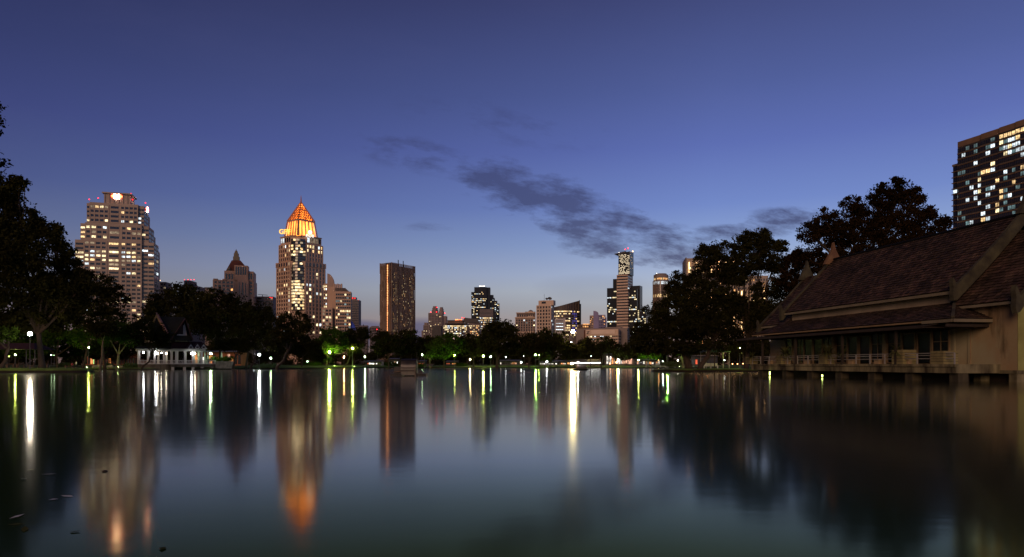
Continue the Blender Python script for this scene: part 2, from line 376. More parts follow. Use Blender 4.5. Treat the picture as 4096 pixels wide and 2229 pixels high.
# ------------------------------------------------------------------ towers
WCACHE = {}
class Tower:
    def __init__(s, name, label, px, Y, deg, cat='building', group=None):
        s.f = Frame(px, Y, deg); s.root = thing(name, label, cat, (s.f.ox, s.f.oy, 0), s.f.t, group)
        s.w = []; s.fr = MB(); s.rng = random.Random(int(px)*7+1); s.Y = Y
    def x(s, px, y=0): return s.f.on_y(px, 1455, y)[0]
    def z(s, px, py, y=0): return s.f.on_y(px, py, y)[1]
    def y(s, px, x): return s.f.on_x(px, 1455, x)[0]
    def grid(s, a, b, z0, z1, cols, rows, wf=.62, hf=.55, lit=None, dark='glass', pier='', pd=.3, sp=None, off=.06, vz=.5):
        """windows on the wall from a to b (as seen from outside, left to right); piers and spandrels stand proud"""
        a = Vector((a[0], a[1])); b = Vector((b[0], b[1])); L = (b-a).length; d = (b-a)/L; n = Vector((d.y, -d.x)); ang = math.atan2(d.y, d.x)
        cw = L/cols; rh = (z1-z0)/rows
        for i in range(cols):
            for j in range(rows):
                c = a+d*cw*(i+.5)+n*off; zc_ = z1-rh*(j+vz)
                px, py = s.f.px_of(c.x, c.y, zc_)
                m = lit(px, py, i, j, s.rng) if lit else None
                s.w.append((m is not None, m or dark, round(cw*wf, 2), round(rh*hf, 2), (c.x, c.y, zc_), ang, py, px))
        if pier:
            for i in range(cols+1):
                pw = cw*(1-wf)*.8
                c = a+d*min(max(cw*i, pw/2), L-pw/2)
                p0 = c-d*pw/2+n*.02; p1 = c+d*pw/2+n*.02
                s.fr.hexa([(p0.x, p0.y, z0), (p1.x, p1.y, z0), (p1.x+n.x*pd, p1.y+n.y*pd, z0), (p0.x+n.x*pd, p0.y+n.y*pd, z0)],
                          [(p0.x, p0.y, z1), (p1.x, p1.y, z1), (p1.x+n.x*pd, p1.y+n.y*pd, z1), (p0.x+n.x*pd, p0.y+n.y*pd, z1)], pier)
        if sp:
            for j in range(rows+1):
                zz = z1-rh*j; sh = rh*(1-hf)*.42; e = pd*.55
                z_a = max(zz-sh, z0+.01); z_b = min(zz+sh, z1-.01)
                p0 = a+n*.03; p1 = b+n*.03
                s.fr.hexa([(p0.x, p0.y, z_a), (p1.x, p1.y, z_a), (p1.x+n.x*e, p1.y+n.y*e, z_a), (p0.x+n.x*e, p0.y+n.y*e, z_a)],
                          [(p0.x, p0.y, z_b), (p1.x, p1.y, z_b), (p1.x+n.x*e, p1.y+n.y*e, z_b), (p0.x+n.x*e, p0.y+n.y*e, z_b)], sp)
    def finish(s, nmax=100, wname='window', fname='facade_frame'):
        if s.fr.v: s.fr.build(fname, s.root)
        ws = sorted(s.w, key=lambda q: (not (0 < q[7] < 4096), -q[2]*q[3]*(1.6 if q[0] else 1)))
        if len(ws) <= nmax: one, rest = ws, []
        else: one, rest = ws[:nmax], ws[nmax:]
        for (l, m, w_, h_, p, ang, py, px) in one:
            k = (m, w_, h_)
            if k not in WCACHE:
                b = MB(); b.quad((-w_/2, 0, -h_/2), (w_/2, 0, -h_/2), (w_/2, 0, h_/2), (-w_/2, 0, h_/2), m); WCACHE[k] = b.build(wname, mesh_only=True)
            o = bpy.data.objects.new(wname, WCACHE[k]); col.objects.link(o); o.parent = s.root; o.location = p; o.rotation_euler = (0, 0, ang)
        if rest:
            b = MB()
            for (l, m, w_, h_, p, ang, py, px) in rest:
                dx, dy = math.cos(ang)*w_/2, math.sin(ang)*w_/2
                b.quad((p[0]-dx, p[1]-dy, p[2]-h_/2), (p[0]+dx, p[1]+dy, p[2]-h_/2), (p[0]+dx, p[1]+dy, p[2]+h_/2), (p[0]-dx, p[1]-dy, p[2]+h_/2), m)
            b.build(wname, s.root, kind='stuff')
    def beacon(s, px, py, y=0, r=.5, m='redlamp'):
        x, z = s.f.on_y(px, py, y); r *= .62; b = MB(); b.lathe((0, 0, 0), sphere(r, 10, 6), m, 10); b.tube([(0, 0, -r*2.2), (0, 0, -r*.6)], r*.3, 'metal', 6)
        return b.build('beacon', s.root, (x, y, z))
def rl(p, mats, dim=0):
    """lit with probability p, one of mats"""
    def f(px, py, i, j, r):
        if r.random() < p: return r.choice(mats)
        if dim and r.random() < dim: return r.choice(['w_dim', 'w_teal'])
        return None
    return f
# --- 1 stepped granite tower on the left
T = Tower('office_tower', 'stepped pinkish granite office tower at left with glowing red and white rooftop sign', 467, 560, 16)
wb = MB()
def lit1(px, py, i, j, r):
    p = .07
    if 1000 < py < 1056: p = .9 if px < 560 else .55
    elif 955 < py < 985: p = .6 if px < 500 else .2
    elif 890 < py < 950: p = .45
    elif 872 < py < 890: p = .65 if px > 470 else .35
    elif 820 < py < 832: p = .6
    elif 1075 < py < 1100: p = .45 if px > 460 else .2
    elif py > 1200: p = .35
    return r.choice(['w_yel', 'w_yel', 'w_cool', 'w_warm', 'w_dim']) if r.random() < p else None
tiers = [(300, 334, 567, 616, 634, 958, 1330), (322, 340, 567, 595, 616, 893, 960), (347, 358, 552, 576, 593, 812, 894)]
for k, (l, cl, cr, rc, re, top, bot) in enumerate(tiers):
    yw = 1.6+k*1.4; yc = k*1.4
    x0, x1 = T.x(l, yw), T.x(rc, yw); zt = T.z(l, top, yw); zb = T.z(l, bot, yw) if k else 0
    dep = max(6, T.y(re, x1)-yw)
    wb.box(x0, x1, yw, yw+dep, zb-.5 if k else 0, zt, 'granite')
    wb.box(x0+3, x1-2.5, yw+dep-.5, yw+dep+18, zb-.5 if k else 0, zt-3, 'granite')
    c0, c1 = T.x(cl, yc), T.x(cr, yc); zct = T.z(cl, top-4, yc)
    wb.box(c0, c1, yc, yw+2, zb if k else 0, zct, 'granite')
    z0 = T.z(l, 1330, yc) if k == 0 else zb+1
    rows = max(2, round((zct-1.6-z0)/3.45))
    e = [c0+(c1-c0)*q for q in (0, .40, .43, .60, .63, 1)]
    T.grid((e[0], yc), (e[1], yc), z0, zct-1.6, 4, rows, .7, .47, lit1, pier='granite', sp='granite')
    T.grid((e[2], yc), (e[3], yc), z0, zct-1.6, 1, rows, .95, .47, lit1, sp='granite')
    T.grid((e[4], yc), (e[5], yc), z0, zct-1.6, 4, rows, .7, .47, lit1, pier='granite', sp='granite')
    rows2 = max(2, round((zt-1.6-z0)/3.45))
    if c0-x0 > 2: T.grid((x0, yw), (c0, yw), z0, zt-1.6, 1, rows2, .85, .42, lit1, sp='granite')
    if x1-c1 > 2: T.grid((c1, yw), (x1, yw), z0, zt-1.6, 2, rows2, .88, .42, lit1, sp='granite')
    T.grid((x1, yw), (x1, yw+dep), z0, zt-1.6, 2, rows2, .8, .6, rl(.06, ['w_cool', 'w_dim']), dark='bluglass', sp='granite')
wb.build('wall', T.root)
cb = MB(); yk = 5
cb.box(T.x(416, yk), T.x(521, yk), yk, yk+14, T.z(416, 814, yk), T.z(416, 774, yk), 'granite')
cb.box(T.x(408, yk-1), T.x(526, yk-1), yk-1.5, yk+17, T.z(416, 774, yk), T.z(416, 769, yk), 'granite')
for q in range(6):
    xx = T.x(420+q*18, yk); cb.box(xx, xx+.5, yk-.3, yk+.1, T.z(416, 814, yk), T.z(416, 774, yk)-.05, 'mauve')
cb.build('roof_crown', T.root)
M['signwhite'] = emis('sign_white', (1, .74, .62), 26); M['signred'] = emis('sign_red', (1, .10, .03), 14)
def logo(parent, c, w_, h_, rz=0):
    b = MB(); e = w_*.27; y = -.25
    b.prism([(-w_/2+e, 0, -h_/2), (w_/2-e, 0, -h_/2), (w_/2-e, 0, h_/2), (-w_/2+e, 0, h_/2)], (0, .15, 0), 'signwhite')
    for sx in (-1, 1):
        b.prism([(sx*(w_/2-e), -.0, -h_/2), (sx*w_/2, 0, 0), (sx*(w_/2-e), 0, h_/2)], (0, .15, 0), 'signred')
    for sz in (-1, 1):
        b.prism([(-(w_/2-e)*.8, -.06, sz*h_/2), ((w_/2-e)*.8, -.06, sz*h_/2), (0, -.06, sz*h_*.14)], (0, .05, 0), 'signred')
    o = b.build('logo_sign', parent, c); o.rotation_euler = (0, 0, rz); return o
logo(T.root, (T.x(467, yk-.5), yk-.5, T.z(467, 786, yk)), 8.6, 4.2)
xr = T.x(576, 4.4); logo(T.root, (xr+.6, T.y(588, xr), T.z(590, 832, 8)), 7.5, 4.4, R(90))
for px, py in [(357, 798), (393, 793), (524, 775), (530, 799), (582, 812)]: T.beacon(px, py, 4.5, .7)
T.finish()
# --- 2 orange crowned tower
T = Tower('office_tower', 'tall buff office tower crowned by an orange glowing lattice pyramid', 1186, 650, 52)
fA = T.f
S2 = 33; C2 = 9.5
def ring(ins, z): # square plan with its near corner cut
    a = ins; s_ = S2-ins; c = C2+ins*.4
    return [(a+c, a, z), (s_, a, z), (s_, s_, z), (a, s_, z), (a, a+c, z)]
def zz(py): return H+(HZ-py)/F*650
wb = MB()
levels = [(0, 0, 1330, 1062), (-.6, -1.0, 1062, 1044), (1.5, 1.5, 1044, 966), (2.6, 2.6, 966, 934)]
wb.hexa(ring(0, 0), ring(0, zz(1062)), 'sandstone'); wb.hexa(ring(-.15, zz(1062)), ring(-.6, zz(1041)), 'sandstone')
wb.hexa(ring(1.6, zz(1040)), ring(1.6, zz(966)), 'sandstone'); wb.hexa(ring(2.8, zz(966)), ring(2.8, zz(934)), 'sandstone')
wb.hexa(ring(2.2, zz(968)), ring(2.2, zz(965)), 'sandstone'); wb.hexa(ring(2.2, zz(936)), ring(2.2, zz(933)), 'sandstone')
wb.build('wall', T.root)
def lit2(px, py, i, j, r):
    p = .11
    if py > 1300: p = .45
    if px < 1160 and 1140 < py < 1180: p = .45
    if 1150 < px < 1215 and py > 1140: p = .95
    elif 1150 < px < 1215: p = .25
    if px > 1215 and 1130 < py < 1180: p = .4
    if px > 1215 and 985 < py < 1010: p = .6
    return r.choice(['w_yel', 'w_warm', 'w_yel', 'w_cool', 'w_dim']) if r.random() < p else None
def lit2bay(px, py, i, j, r):
    p = .8 if 1150 < py < 1225 else (.55 if 1125 < py < 1150 else (.35 if 975 < py < 1020 else .10))
    return r.choice(['w_yel', 'w_yel', 'w_warm', 'w_warm']) if r.random() < p else ('w_dim' if r.random() < .22 else None)
for ins, pt, pb in [(0, 1064, 1335), (1.6, 968, 1038)]:
    rg = ring(ins, 0); rows = round((zz(pt)-zz(pb))/3.9)
    T.grid((rg[0][0], rg[0][1]), (rg[1][0], rg[1][1]), zz(pb), zz(pt), 6, rows, .52, .62, lit2, pier='sandstone', sp='sandstone', pd=.45)
    T.grid((rg[3][0], rg[3][1]), (rg[4][0], rg[4][1]), zz(pb), zz(pt), 6, rows, .52, .62, lit2, pier='sandstone', sp='sandstone', pd=.45)
rg = ring(-.45, 0)
T.grid(rg[0][:2], rg[1][:2], zz(1061), zz(1042), 6, 1, .5, .7, lit2, pier='sandstone', off=.25); T.grid(rg[3][:2], rg[4][:2], zz(1061), zz(1042), 6, 1, .5, .7, lit2, pier='sandstone', off=.25)
rg = ring(2.8, 0)
T.grid(rg[0][:2], rg[1][:2], zz(962), zz(938), 5, 1, .8, .8, rl(.5, ['w_cool', 'w_dim']), dark='bluglass', pier='sandstone'); T.grid(rg[3][:2], rg[4][:2], zz(962), zz(938), 5, 1, .8, .8, rl(.3, ['w_cool']), dark='bluglass', pier='sandstone')
# bowed glass bay at the cut corner
bay = MB(); rg = ring(0, 0); p0 = Vector(rg[4][:2]); p1 = Vector(rg[0][:2]); nrm = Vector((-(1), -1)).normalized()
nfl = 24; zb0, zb1 = zz(1240), zz(950)
for k in range(nfl):
    za = zb0+(zb1-zb0)*k/nfl; zc2 = zb0+(zb1-zb0)*(k+1)/nfl
    if zz(1050) < za < zz(1036): pass
    pts = []
    for q in range(7):
        t = q/6; pts.append(p0.lerp(p1, t)+nrm*(2.2*math.sin(math.pi*t)-.1+(-1.6 if za > zz(1040) else 0)))
    h_ = zc2-za
    lo = [(p.x, p.y, za) for p in pts]+[(p1.x+1, p1.y+3, za), (p0.x+3, p0.y+1, za)]; hi = [(x, y, za+h_*.33) for x, y, _ in lo]
    bay.hexa(lo, hi, 'darkpanel')
    ins = [(p.x-nrm.x*.35, p.y-nrm.y*.35) for p in pts]
    for q in range(6):
        px, py = T.f.px_of(ins[q][0], ins[q][1], za+h_*.66)
        m = lit2bay(px, py, q, k, T.rng)
        a = Vector(ins[q]); b_ = Vector(ins[q+1]); c = (a+b_)/2; d = b_-a
        T.w.append((m is not None, m or 'glass', round(d.length, 2), round(h_*.66, 2), (c.x, c.y, za+h_*.66), math.atan2(d.y, d.x), py, px))
bay.build('bay_window_bands', T.root)
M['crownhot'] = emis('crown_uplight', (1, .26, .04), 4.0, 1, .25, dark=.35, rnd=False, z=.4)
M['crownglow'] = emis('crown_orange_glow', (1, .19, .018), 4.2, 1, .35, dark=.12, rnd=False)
M['crownbar'] = emis('crown_lattice', (.55, .11, .02), .16, 1, .3, dark=.3, rnd=False)  # orange light falling on the lattice bars put in as weak emission
M['crownbar'].node_tree.nodes['Principled BSDF'].inputs['Base Color'].default_value = (.16, .06, .03, 1)
cx = cy = S2/2
def sq(h_, z, e=None): return [(cx-h_, cy-h_, z), (cx+h_, cy-h_, z), (cx+h_, cy+h_, z), (cx-h_, cy+h_, z)]
dY = (cx*fA.s+cy*fA.c)  # extra depth of the axis
def zz2(py): return H+(HZ-py)/F*(650+dY)
h0, h1 = 11.2, 9.2
zA, zB, zC, zD = zz2(929), zz2(890), zz2(812), zz2(782)
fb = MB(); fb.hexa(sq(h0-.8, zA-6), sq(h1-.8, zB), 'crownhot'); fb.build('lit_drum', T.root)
fb = MB()
for sd in range(4):
    for q in range(6):
        t = q/5
        def cor(h_, z):
            s4 = sq(h_, z); a = Vector(s4[sd]); b_ = Vector(s4[(sd+1) % 4]); return a.lerp(b_, t)
        fb.bar(cor(h0, zA-6), cor(h1, zB), 1.0 if q % 5 else 2.0, .9, 'sandstone')
fb.hexa(sq(h1+.4, zB-.4), sq(h1+.3, zB+.9), 'sandstone'); fb.build('drum_fins', T.root)
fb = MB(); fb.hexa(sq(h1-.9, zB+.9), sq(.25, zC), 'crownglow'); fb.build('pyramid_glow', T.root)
lb = MB(); NL = 7
for sd in range(4):
    def pp(u, v):
        h_ = h1*(1-v)+.2; z = zB+.9+(zC-zB)*v; s4 = sq(h_, z); return Vector(s4[sd]).lerp(Vector(s4[(sd+1) % 4]), u)
    for k in range(NL):
        v0 = k/NL*.96; v1 = (k+1)/NL*.96; n = max(1, NL-k)
        lb.bar(pp(0, v0), pp(1, v0), .5, .5, 'crownbar'); lb.bar(pp(0, v0), pp(0, v1), .8, .8, 'crownbar')
        for q in range(n):
            lb.bar(pp(q/n, v0), pp((q+.5)/n, v1), .45, .45, 'crownbar'); lb.bar(pp((q+1)/n, v0), pp((q+.5)/n, v1), .45, .45, 'crownbar')
lb.build('pyramid_lattice', T.root)
lb = MB()
for v0, v1 in [(.80, .91)]:
    s0 = sq(h1*(1-v0)+.35, zB+(zC-zB)*v0); s1 = sq(h1*(1-v1)+.3, zB+(zC-zB)*v1); lb.hexa(s0, s1, 'crownhot')
lb.build('apex_light', T.root)
sb = MB(); sb.tube([(cx, cy, zC-1), (cx, cy, zC+4), (cx, cy, zD)], [.9, .5, .15], 'crownbar', 8); sb.build('spire', T.root)
M['signgold'] = emis('sign_gold', (1, .46, .07), 2.0); M['signcool'] = emis('sign_cool', (1, .86, .78), 1.6)
def text_mesh(name, body, size, m, parent, loc, rot, bold=.02, ext=.1):
    cu = bpy.data.curves.new(name, 'FONT'); cu.body = body; cu.size = size; cu.extrude = ext; cu.offset = bold; cu.align_x = 'CENTER'; cu.align_y = 'CENTER'
    t = bpy.data.objects.new('tmp_text', cu); col.objects.link(t); dg = bpy.context.evaluated_depsgraph_get()
    me = bpy.data.meshes.new_from_object(t.evaluated_get(dg)); bpy.data.objects.remove(t); bpy.data.curves.remove(cu)
    me.name = name; me.materials.clear(); me.materials.append(M[m])
    o = bpy.data.objects.new(name, me); col.objects.link(o); o.parent = parent; o.location = loc; o.rotation_euler = rot; return o
# left face looks along -x, right face along -y
ly = T.f.on_x(1139, 928, -1.2)[0]
text_mesh('sign_lettering', 'GPF', 6.4, 'signgold', T.root, (-1.2, ly, T.f.on_x(1139, 928, -1.2)[1]), (R(90), 0, R(-48)), .10, .25)
rx = T.f.on_y(1240, 940, -.6)
text_mesh('sign_lettering', 'กบข', 4.6, 'signcool', T.root, (rx[0], -.6, T.f.on_y(1240, 944, 0)[1]), (R(90), 0, R(-35)), .08, .3)
eb = MB(); cz = T.f.on_y(1240, 932, 2)[1]
eb.lathe((0, 0, 0), [(1.0, -.2), (2.0, -.2), (2.0, .2), (1.0, .2)], 'signcool', 20)
for k in range(3): eb.bar((0, 0, 0), (1.5*math.cos(R(90+120*k)), 1.5*math.sin(R(90+120*k)), 0), .5, .3, 'signcool')
e = eb.build('sign_emblem', T.root, (rx[0], -.6, cz)); e.rotation_euler = (R(90), 0, R(-35))
T.finish()
# --- 3 art-deco tower with steep red hip roof
T = Tower('heritage_tower', 'buff tower with steep red hip roof and stepped lantern spire', 933, 700, 14)
wb = MB(); z = lambda py: H+(HZ-py)/F*700
def bx3(l, r, t, b_, y0, y1, m='sandstone'): wb.box(T.x(l, y0), T.x(r, y0), y0, y1, max(0, z(b_)) if b_ < 2000 else 0, z(t), m)
bx3(851, 1016, 1121, 2200, 0, 26); bx3(897, 1014, 1083, 1122, 2, 24); bx3(937, 991, 1062, 1121.5, -1.5, 10); bx3(948, 994, 1120.5, 2200, -3, 1)
for l, r in [(853, 870), (890, 906), (999, 1012)]: bx3(l, r, 1117, 1122, -.8, 3)
wb.build('wall', T.root)
rb = MB(); xa, xb = T.x(903, 4), T.x(970, 4); ta, tb = T.x(927, 10), T.x(962, 10)
rb.hexa([(xa, 4, z(1083)), (xb+7, 4, z(1083)), (xb+7, 22, z(1083)), (xa, 22, z(1083))], [(ta, 10, z(1036)), (tb, 10, z(1036)), (tb, 16, z(1036)), (ta, 16, z(1036))], 'roofred'); rb.build('hip_roof', T.root)
lb = MB()
for l, r, t, b_ in [(932, 956, 1019, 1036), (935, 953, 1006, 1019), (938, 950, 1000, 1006)]:
    lb.box(T.x(l, 12), T.x(r, 12), 12, 12+(T.x(r, 12)-T.x(l, 12)), z(b_), z(t), 'verdigris')
cxx = (T.x(938, 12)+T.x(950, 12))/2; lb.lathe((cxx, 13.5, z(1000)), [(1.5, 0), (1.2, 1), (.5, 1.6), (.12, 3.2)], 'verdigris', 10); lb.build('lantern', T.root)
for px, tp in [(1002, 1084), (916, 1070)]:
    lb = MB(); lb.lathe((T.x(px, 3), 4, z(1106 if px > 950 else 1088)), [(2, 0), (2, 2.6), (2.4, 2.7), (1.2, 3.6), (.7, 4.6), (.1, 6.2)], 'verdigris', 10); lb.build('turret', T.root)
T.grid((T.x(940, -1.5), -1.5), (T.x(988, -1.5), -1.5), z(1100), z(1066), 5, 1, .7, .95, None, pier='sandstone')
T.grid((T.x(853, 0), 0), (T.x(937, 0), 0), z(1180), z(1124), 5, 4, .62, .6, rl(.06, ['w_dim', 'w_org']), pier='sandstone', sp='sandstone')
T.grid((T.x(995, 0), 0), (T.x(1014, 0), 0), z(1180), z(1124), 1, 4, .7, .6, None, pier='sandstone', sp='sandstone')
T.grid((T.x(951, -3), -3), (T.x(991, -3), -3), z(1185), z(1128), 3, 1, .4, .9, None, pier='sandstone')
T.grid((T.x(900, 2), 2), (T.x(936, 2), 2), z(1120), z(1092), 3, 1, .7, .8, None, pier='sandstone'); T.grid((T.x(993, 2), 2), (T.x(1012, 2), 2), z(1120), z(1088), 2, 1, .7, .8, None, pier='sandstone')
T.finish()
# --- 4 apartment tower with quarter-round fin
T = Tower('apartment_tower', 'buff apartment tower with quarter round roof fin right of the pyramid tower', 1360, 632, 10)
z = lambda py: H+(HZ-py)/F*632
wb = MB()
def bx4(l, r, t, b_, y0, y1, m='sandstone'): wb.box(T.x(l, y0), T.x(r, y0), y0, y1, z(b_) if b_ < 2000 else 0, z(t), m)
bx4(1340, 1404, 1166, 2200, 0, 16); bx4(1310, 1336, 1145, 2200, 6, 20); bx4(1294, 1312, 1130, 2200, 12, 22); bx4(1286, 1330, 1232, 2200, -3, 5.9); bx4(1328, 1342, 1148, 2200, 3, 14)
wb.build('wall', T.root)
fb = MB(); x0, x1 = T.x(1309, 8), T.x(1336, 8); zt, zb = z(1091), z(1150)
poly = [(x0, 8, zb), (x1, 8, zb)]+[(x0+(x1-x0)*math.cos(R(a)), 8, z(1132)+(zt-z(1132))*math.sin(R(a))) for a in range(0, 91, 10)]
fb.prism(poly, (0, 7, 0), 'beige'); fb.build('roof_fin', T.root)
fb = MB()
for k in range(5): xx = T.x(1334+k*7.3, 4); fb.box(xx, xx+1.1, 4, 10, z(1166), z(1133+(k % 2)*2), 'sandstone')
for k in range(4): fb.box(T.x(1338, 2), T.x(1382+k*5, 2), 2, 12, z(1153+k*4.4), z(1151+k*4.4), 'mauve')
fb.build('roof_screen', T.root)
T.grid((T.x(1342, 0), 0), (T.x(1403, 0), 0), z(1330), z(1172), 7, 12, .8, .55, lambda px, py, i, j, r: (r.choice(['w_warm', 'w_yel']) if r.random() < (.85 if 1232 < py < 1246 and px > 1360 else .13) else ('w_teal' if r.random() < .2 else None)), pier='sandstone', sp='sandstone')
T.grid((T.x(1288, -3), -3), (T.x(1328, -3), -3), z(1330), z(1238), 3, 7, .7, .6, rl(.25, ['w_yel', 'w_dim']), pier='sandstone', sp='sandstone')
T.grid((T.x(1294, 12), 12), (T.x(1309, 12), 12), z(1230), z(1135), 2, 8, .7, .6, rl(.35, ['w_cool', 'w_yel']), pier='sandstone', sp='sandstone')
T.finish(60)
# --- 5 dark banded tower
T = Tower('office_tower', 'dark banded round topped tower behind the quarter round fin building', 1415, 900, 0)
z = lambda py: H+(HZ-py)/F*900
wb = MB(); x0, x1 = T.x(1394), T.x(1435); wb.box(x0, x1, 0, 14, 0, z(1200), 'mauve'); wb.box(x0+2, x1-5, 3, 12, z(1200), z(1188), 'mauve')
wb.build('wall', T.root)
T.grid((x0, 0), (x1, 0), z(1320), z(1202), 1, 17, .98, .55, rl(.04, ['w_yel']), sp='mauve')
for px in (1402, 1410, 1420, 1433): T.beacon(px, 1193 if px < 1425 else 1201, 2, .8)
T.finish()
# --- 6 dark condominium slab
T = Tower('condominium_tower', 'dark brown condominium slab with a vertical string of orange lights', 1562, 620, 57)
z = lambda py: H+(HZ-py)/F*620
xr = T.x(1656); yl = T.y(1522, 0); zt = T.z(1562, 1053)
wb = MB(); wb.box(0, xr, 0, yl, 0, zt-1.5, 'brownwall'); wb.box(3, xr*.45, 3, yl-3, zt-1.5, zt+1.2, 'darkpanel')
wb.box(-.8, xr+.8, -.8, yl*.98, 0, T.z(1562, 1190), 'brownwall')
wb.build('wall', T.root)
fb = MB(); r = random.Random(4)
nfin = 19
for k in range(nfin+1):
    xx = xr*k/nfin; fb.box(xx-.28, xx+.28, -1.5, -.82, 0, zt+.8, 'greypanel')
for k in range(10):
    yy = yl*(k+.2)/10; 
    if abs(yy-yl*.30) > yl*.09: fb.box(-1.4, -.82, yy-.3, yy+.3, 0, zt+.3, 'greypanel')
for k in range(nfin):
    zc2 = 20
    while zc2 < zt-5:
        h_ = r.choice([3.2, 6.4, 6.4, 9.6])
        if r.random() < .42: fb.box(xr*k/nfin+.35, xr*k/nfin+1.1, -1.2, -.83, zc2, zc2+h_, r.choice(['greypanel', 'darkpanel']))
        zc2 += h_
for k in range(10):
    zc2 = 20
    while zc2 < zt-5:
        h_ = r.choice([3.2, 6.4, 9.6])
        if r.random() < .5 and abs(yl*(k+.6)/10-yl*.32) > yl*.08: fb.box(-1.25, -.83, yl*(k+.3)/10, yl*(k+.9)/10, zc2, zc2+h_, r.choice(['greypanel', 'darkpanel', 'greypanel']))
        zc2 += h_
fb.build('facade_fins', T.root)
def lit6(px, py, i, j, r):
    cl = 1 if (1572 < px < 1590 or 1604 < px < 1622 or 1634 < px < 1652) else .12
    pr = .05 if py < 1070 else .62
    return r.choice(['w_warm', 'w_yel', 'w_org', 'w_dim']) if r.random() < pr*cl*(.5+.5*math.sin(py*.11+px)+.3) else None
T.grid((.5, -.85), (xr-.5, -.85), z(1340), zt-8, 38, 48, .8, .62, lit6, off=.02)
M['strdot'] = M['orangedot']
for k in range(42):
    py = 1062+k*6.7; y_, z_ = T.f.on_x(1550, py, -.95)
    T.w.append((True, 'orangedot', 1.0, 1.0, (-.95, y_, z_), R(-90), py, 1550))
T.finish()
# --- 7 twin crowned condominium
T = Tower('condominium_tower', 'small mauve condominium with twin stepped crowns and red beacons', 1750, 1100, 0)
z = lambda py: H+(HZ-py)/F*1100
wb = MB()
def bx7(l, r, t, b_, y0, y1, m='mauve'): wb.box(T.x(l, y0), T.x(r, y0), y0, y1, z(b_) if b_ < 2000 else 0, z(t), m)
bx7(1713, 1770, 1252, 2200, 0, 20); bx7(1768, 1786, 1264, 2200, 3, 18); bx7(1693, 1714, 1300, 2200, 4, 18); bx7(1697, 1710, 1290, 1301, 6, 14); bx7(1686, 1694, 1322, 2200, 6, 16); bx7(1728, 1765, 1304, 2200, -4, 1, 'darkpanel')
wb.build('wall', T.root)
for l, r_, t, b_ in [(1726, 1753, 1224, 1253), (1755, 1776, 1228, 1258)]:
    cb = MB(); c = (T.x(l, 6)+T.x(r_, 6))/2; hw = (T.x(r_, 6)-T.x(l, 6))/2; hh = z(t)-z(b_)
    cb.lathe((c, 8, z(b_)), [(hw, 0), (hw*.97, hh*.45), (hw*.82, hh*.5), (hw*.8, hh*.75), (hw*.62, hh*.8), (hw*.6, hh)], 'mauve', 12); cb.build('crown', T.root)
T.grid((T.x(1714, 0), 0), (T.x(1769, 0), 0), z(1345), z(1258), 9, 14, .5, .5, rl(.14, ['w_warm', 'w_yel', 'w_dim']), pier='mauve')
T.grid((T.x(1694, 4), 4), (T.x(1713, 4), 4), z(1345), z(1303), 4, 7, .5, .5, rl(.12, ['w_yel']))
for px, py in [(1747, 1230), (1723, 1249), (1746, 1248), (1779, 1253)]: T.beacon(px, py, -.5, 1.1)
T.finish(50)
# --- 8 lit mid-rise office
T = Tower('office_block', 'low office block with flat overhanging roof and rows of yellow lit windows', 1830, 900, -2)
z = lambda py: H+(HZ-py)/F*900
wb = MB()
def bx8(l, r, t, b_, y0, y1, m='mauve'): wb.box(T.x(l, y0), T.x(r, y0), y0, y1, z(b_) if b_ < 2000 else 0, z(t), m)
bx8(1772, 1846, 1301, 2200, 0, 24); bx8(1846.5, 1869, 1301, 2200, 2, 24); bx8(1790, 1850, 1283, 1301, 2, 20, 'brownwall'); bx8(1874, 1918, 1290, 2200, 4, 24); bx8(1868, 1876, 1306, 2200, 6, 22)
wb.build('wall', T.root)
rb = MB(); rb.box(T.x(1779, -2), T.x(1868, -2), -2, 26, z(1296), z(1293), 'darkroof'); rb.box(T.x(1788, 0), T.x(1852, 0), .5, 22, z(1283), z(1281), 'darkroof')
rb.prism([(T.x(1851, 4), 4, z(1289)), (T.x(1922, 4), 4, z(1298)), (T.x(1910, 4), 4, z(1276)), (T.x(1856, 4), 4, z(1270))], (0, 8, 0), 'darkroof'); rb.build('roof', T.root)
M['signamber'] = emis('sign_amber', (1, .22, .05), 5, 1, .5, rnd=False); 
sb = MB()
for k in range(10): xx = T.x(1821+k*2.7, -1); sb.box(xx, xx+.62, -1.2, -.7, z(1281), z(1277.4+(k % 3)*.5), 'signamber')
sb.build('roof_sign', T.root)
M['billboard'] = emis('billboard_screen', (1, .62, .50), 1.8, 1, .12, dark=.45, rnd=False)
sb = MB(); sb.box(T.x(1799, -4), T.x(1846, -4), -4.4, -4, z(1358), z(1346), 'billboard'); sb.box(T.x(1797, -4), T.x(1848, -4), -3.98, -3, 0, z(1345), 'frame'); sb.build('billboard', T.root)
lt8 = lambda px, py, i, j, r: (r.choice(['w_yel', 'w_yel', 'w_warm', 'w_cool']) if r.random() < (.85 if py < 1315 else .5) else None)
T.grid((T.x(1773, 0), 0), (T.x(1845, 0), 0), z(1345), z(1301), 13, 6, .8, .5, lt8, sp='mauve'); T.grid((T.x(1847, 2), 2), (T.x(1868, 2), 2), z(1345), z(1301), 4, 6, .8, .5, lt8, sp='mauve')
T.grid((T.x(1875, 4), 4), (T.x(1917, 4), 4), z(1345), z(1300), 9, 6, .7, .5, rl(.5, ['w_warm', 'w_org', 'w_yel']), sp='mauve')
T.beacon(1848, 1271, 3, .9); T.beacon(1856, 1272, 4, .6)
T.finish(80)
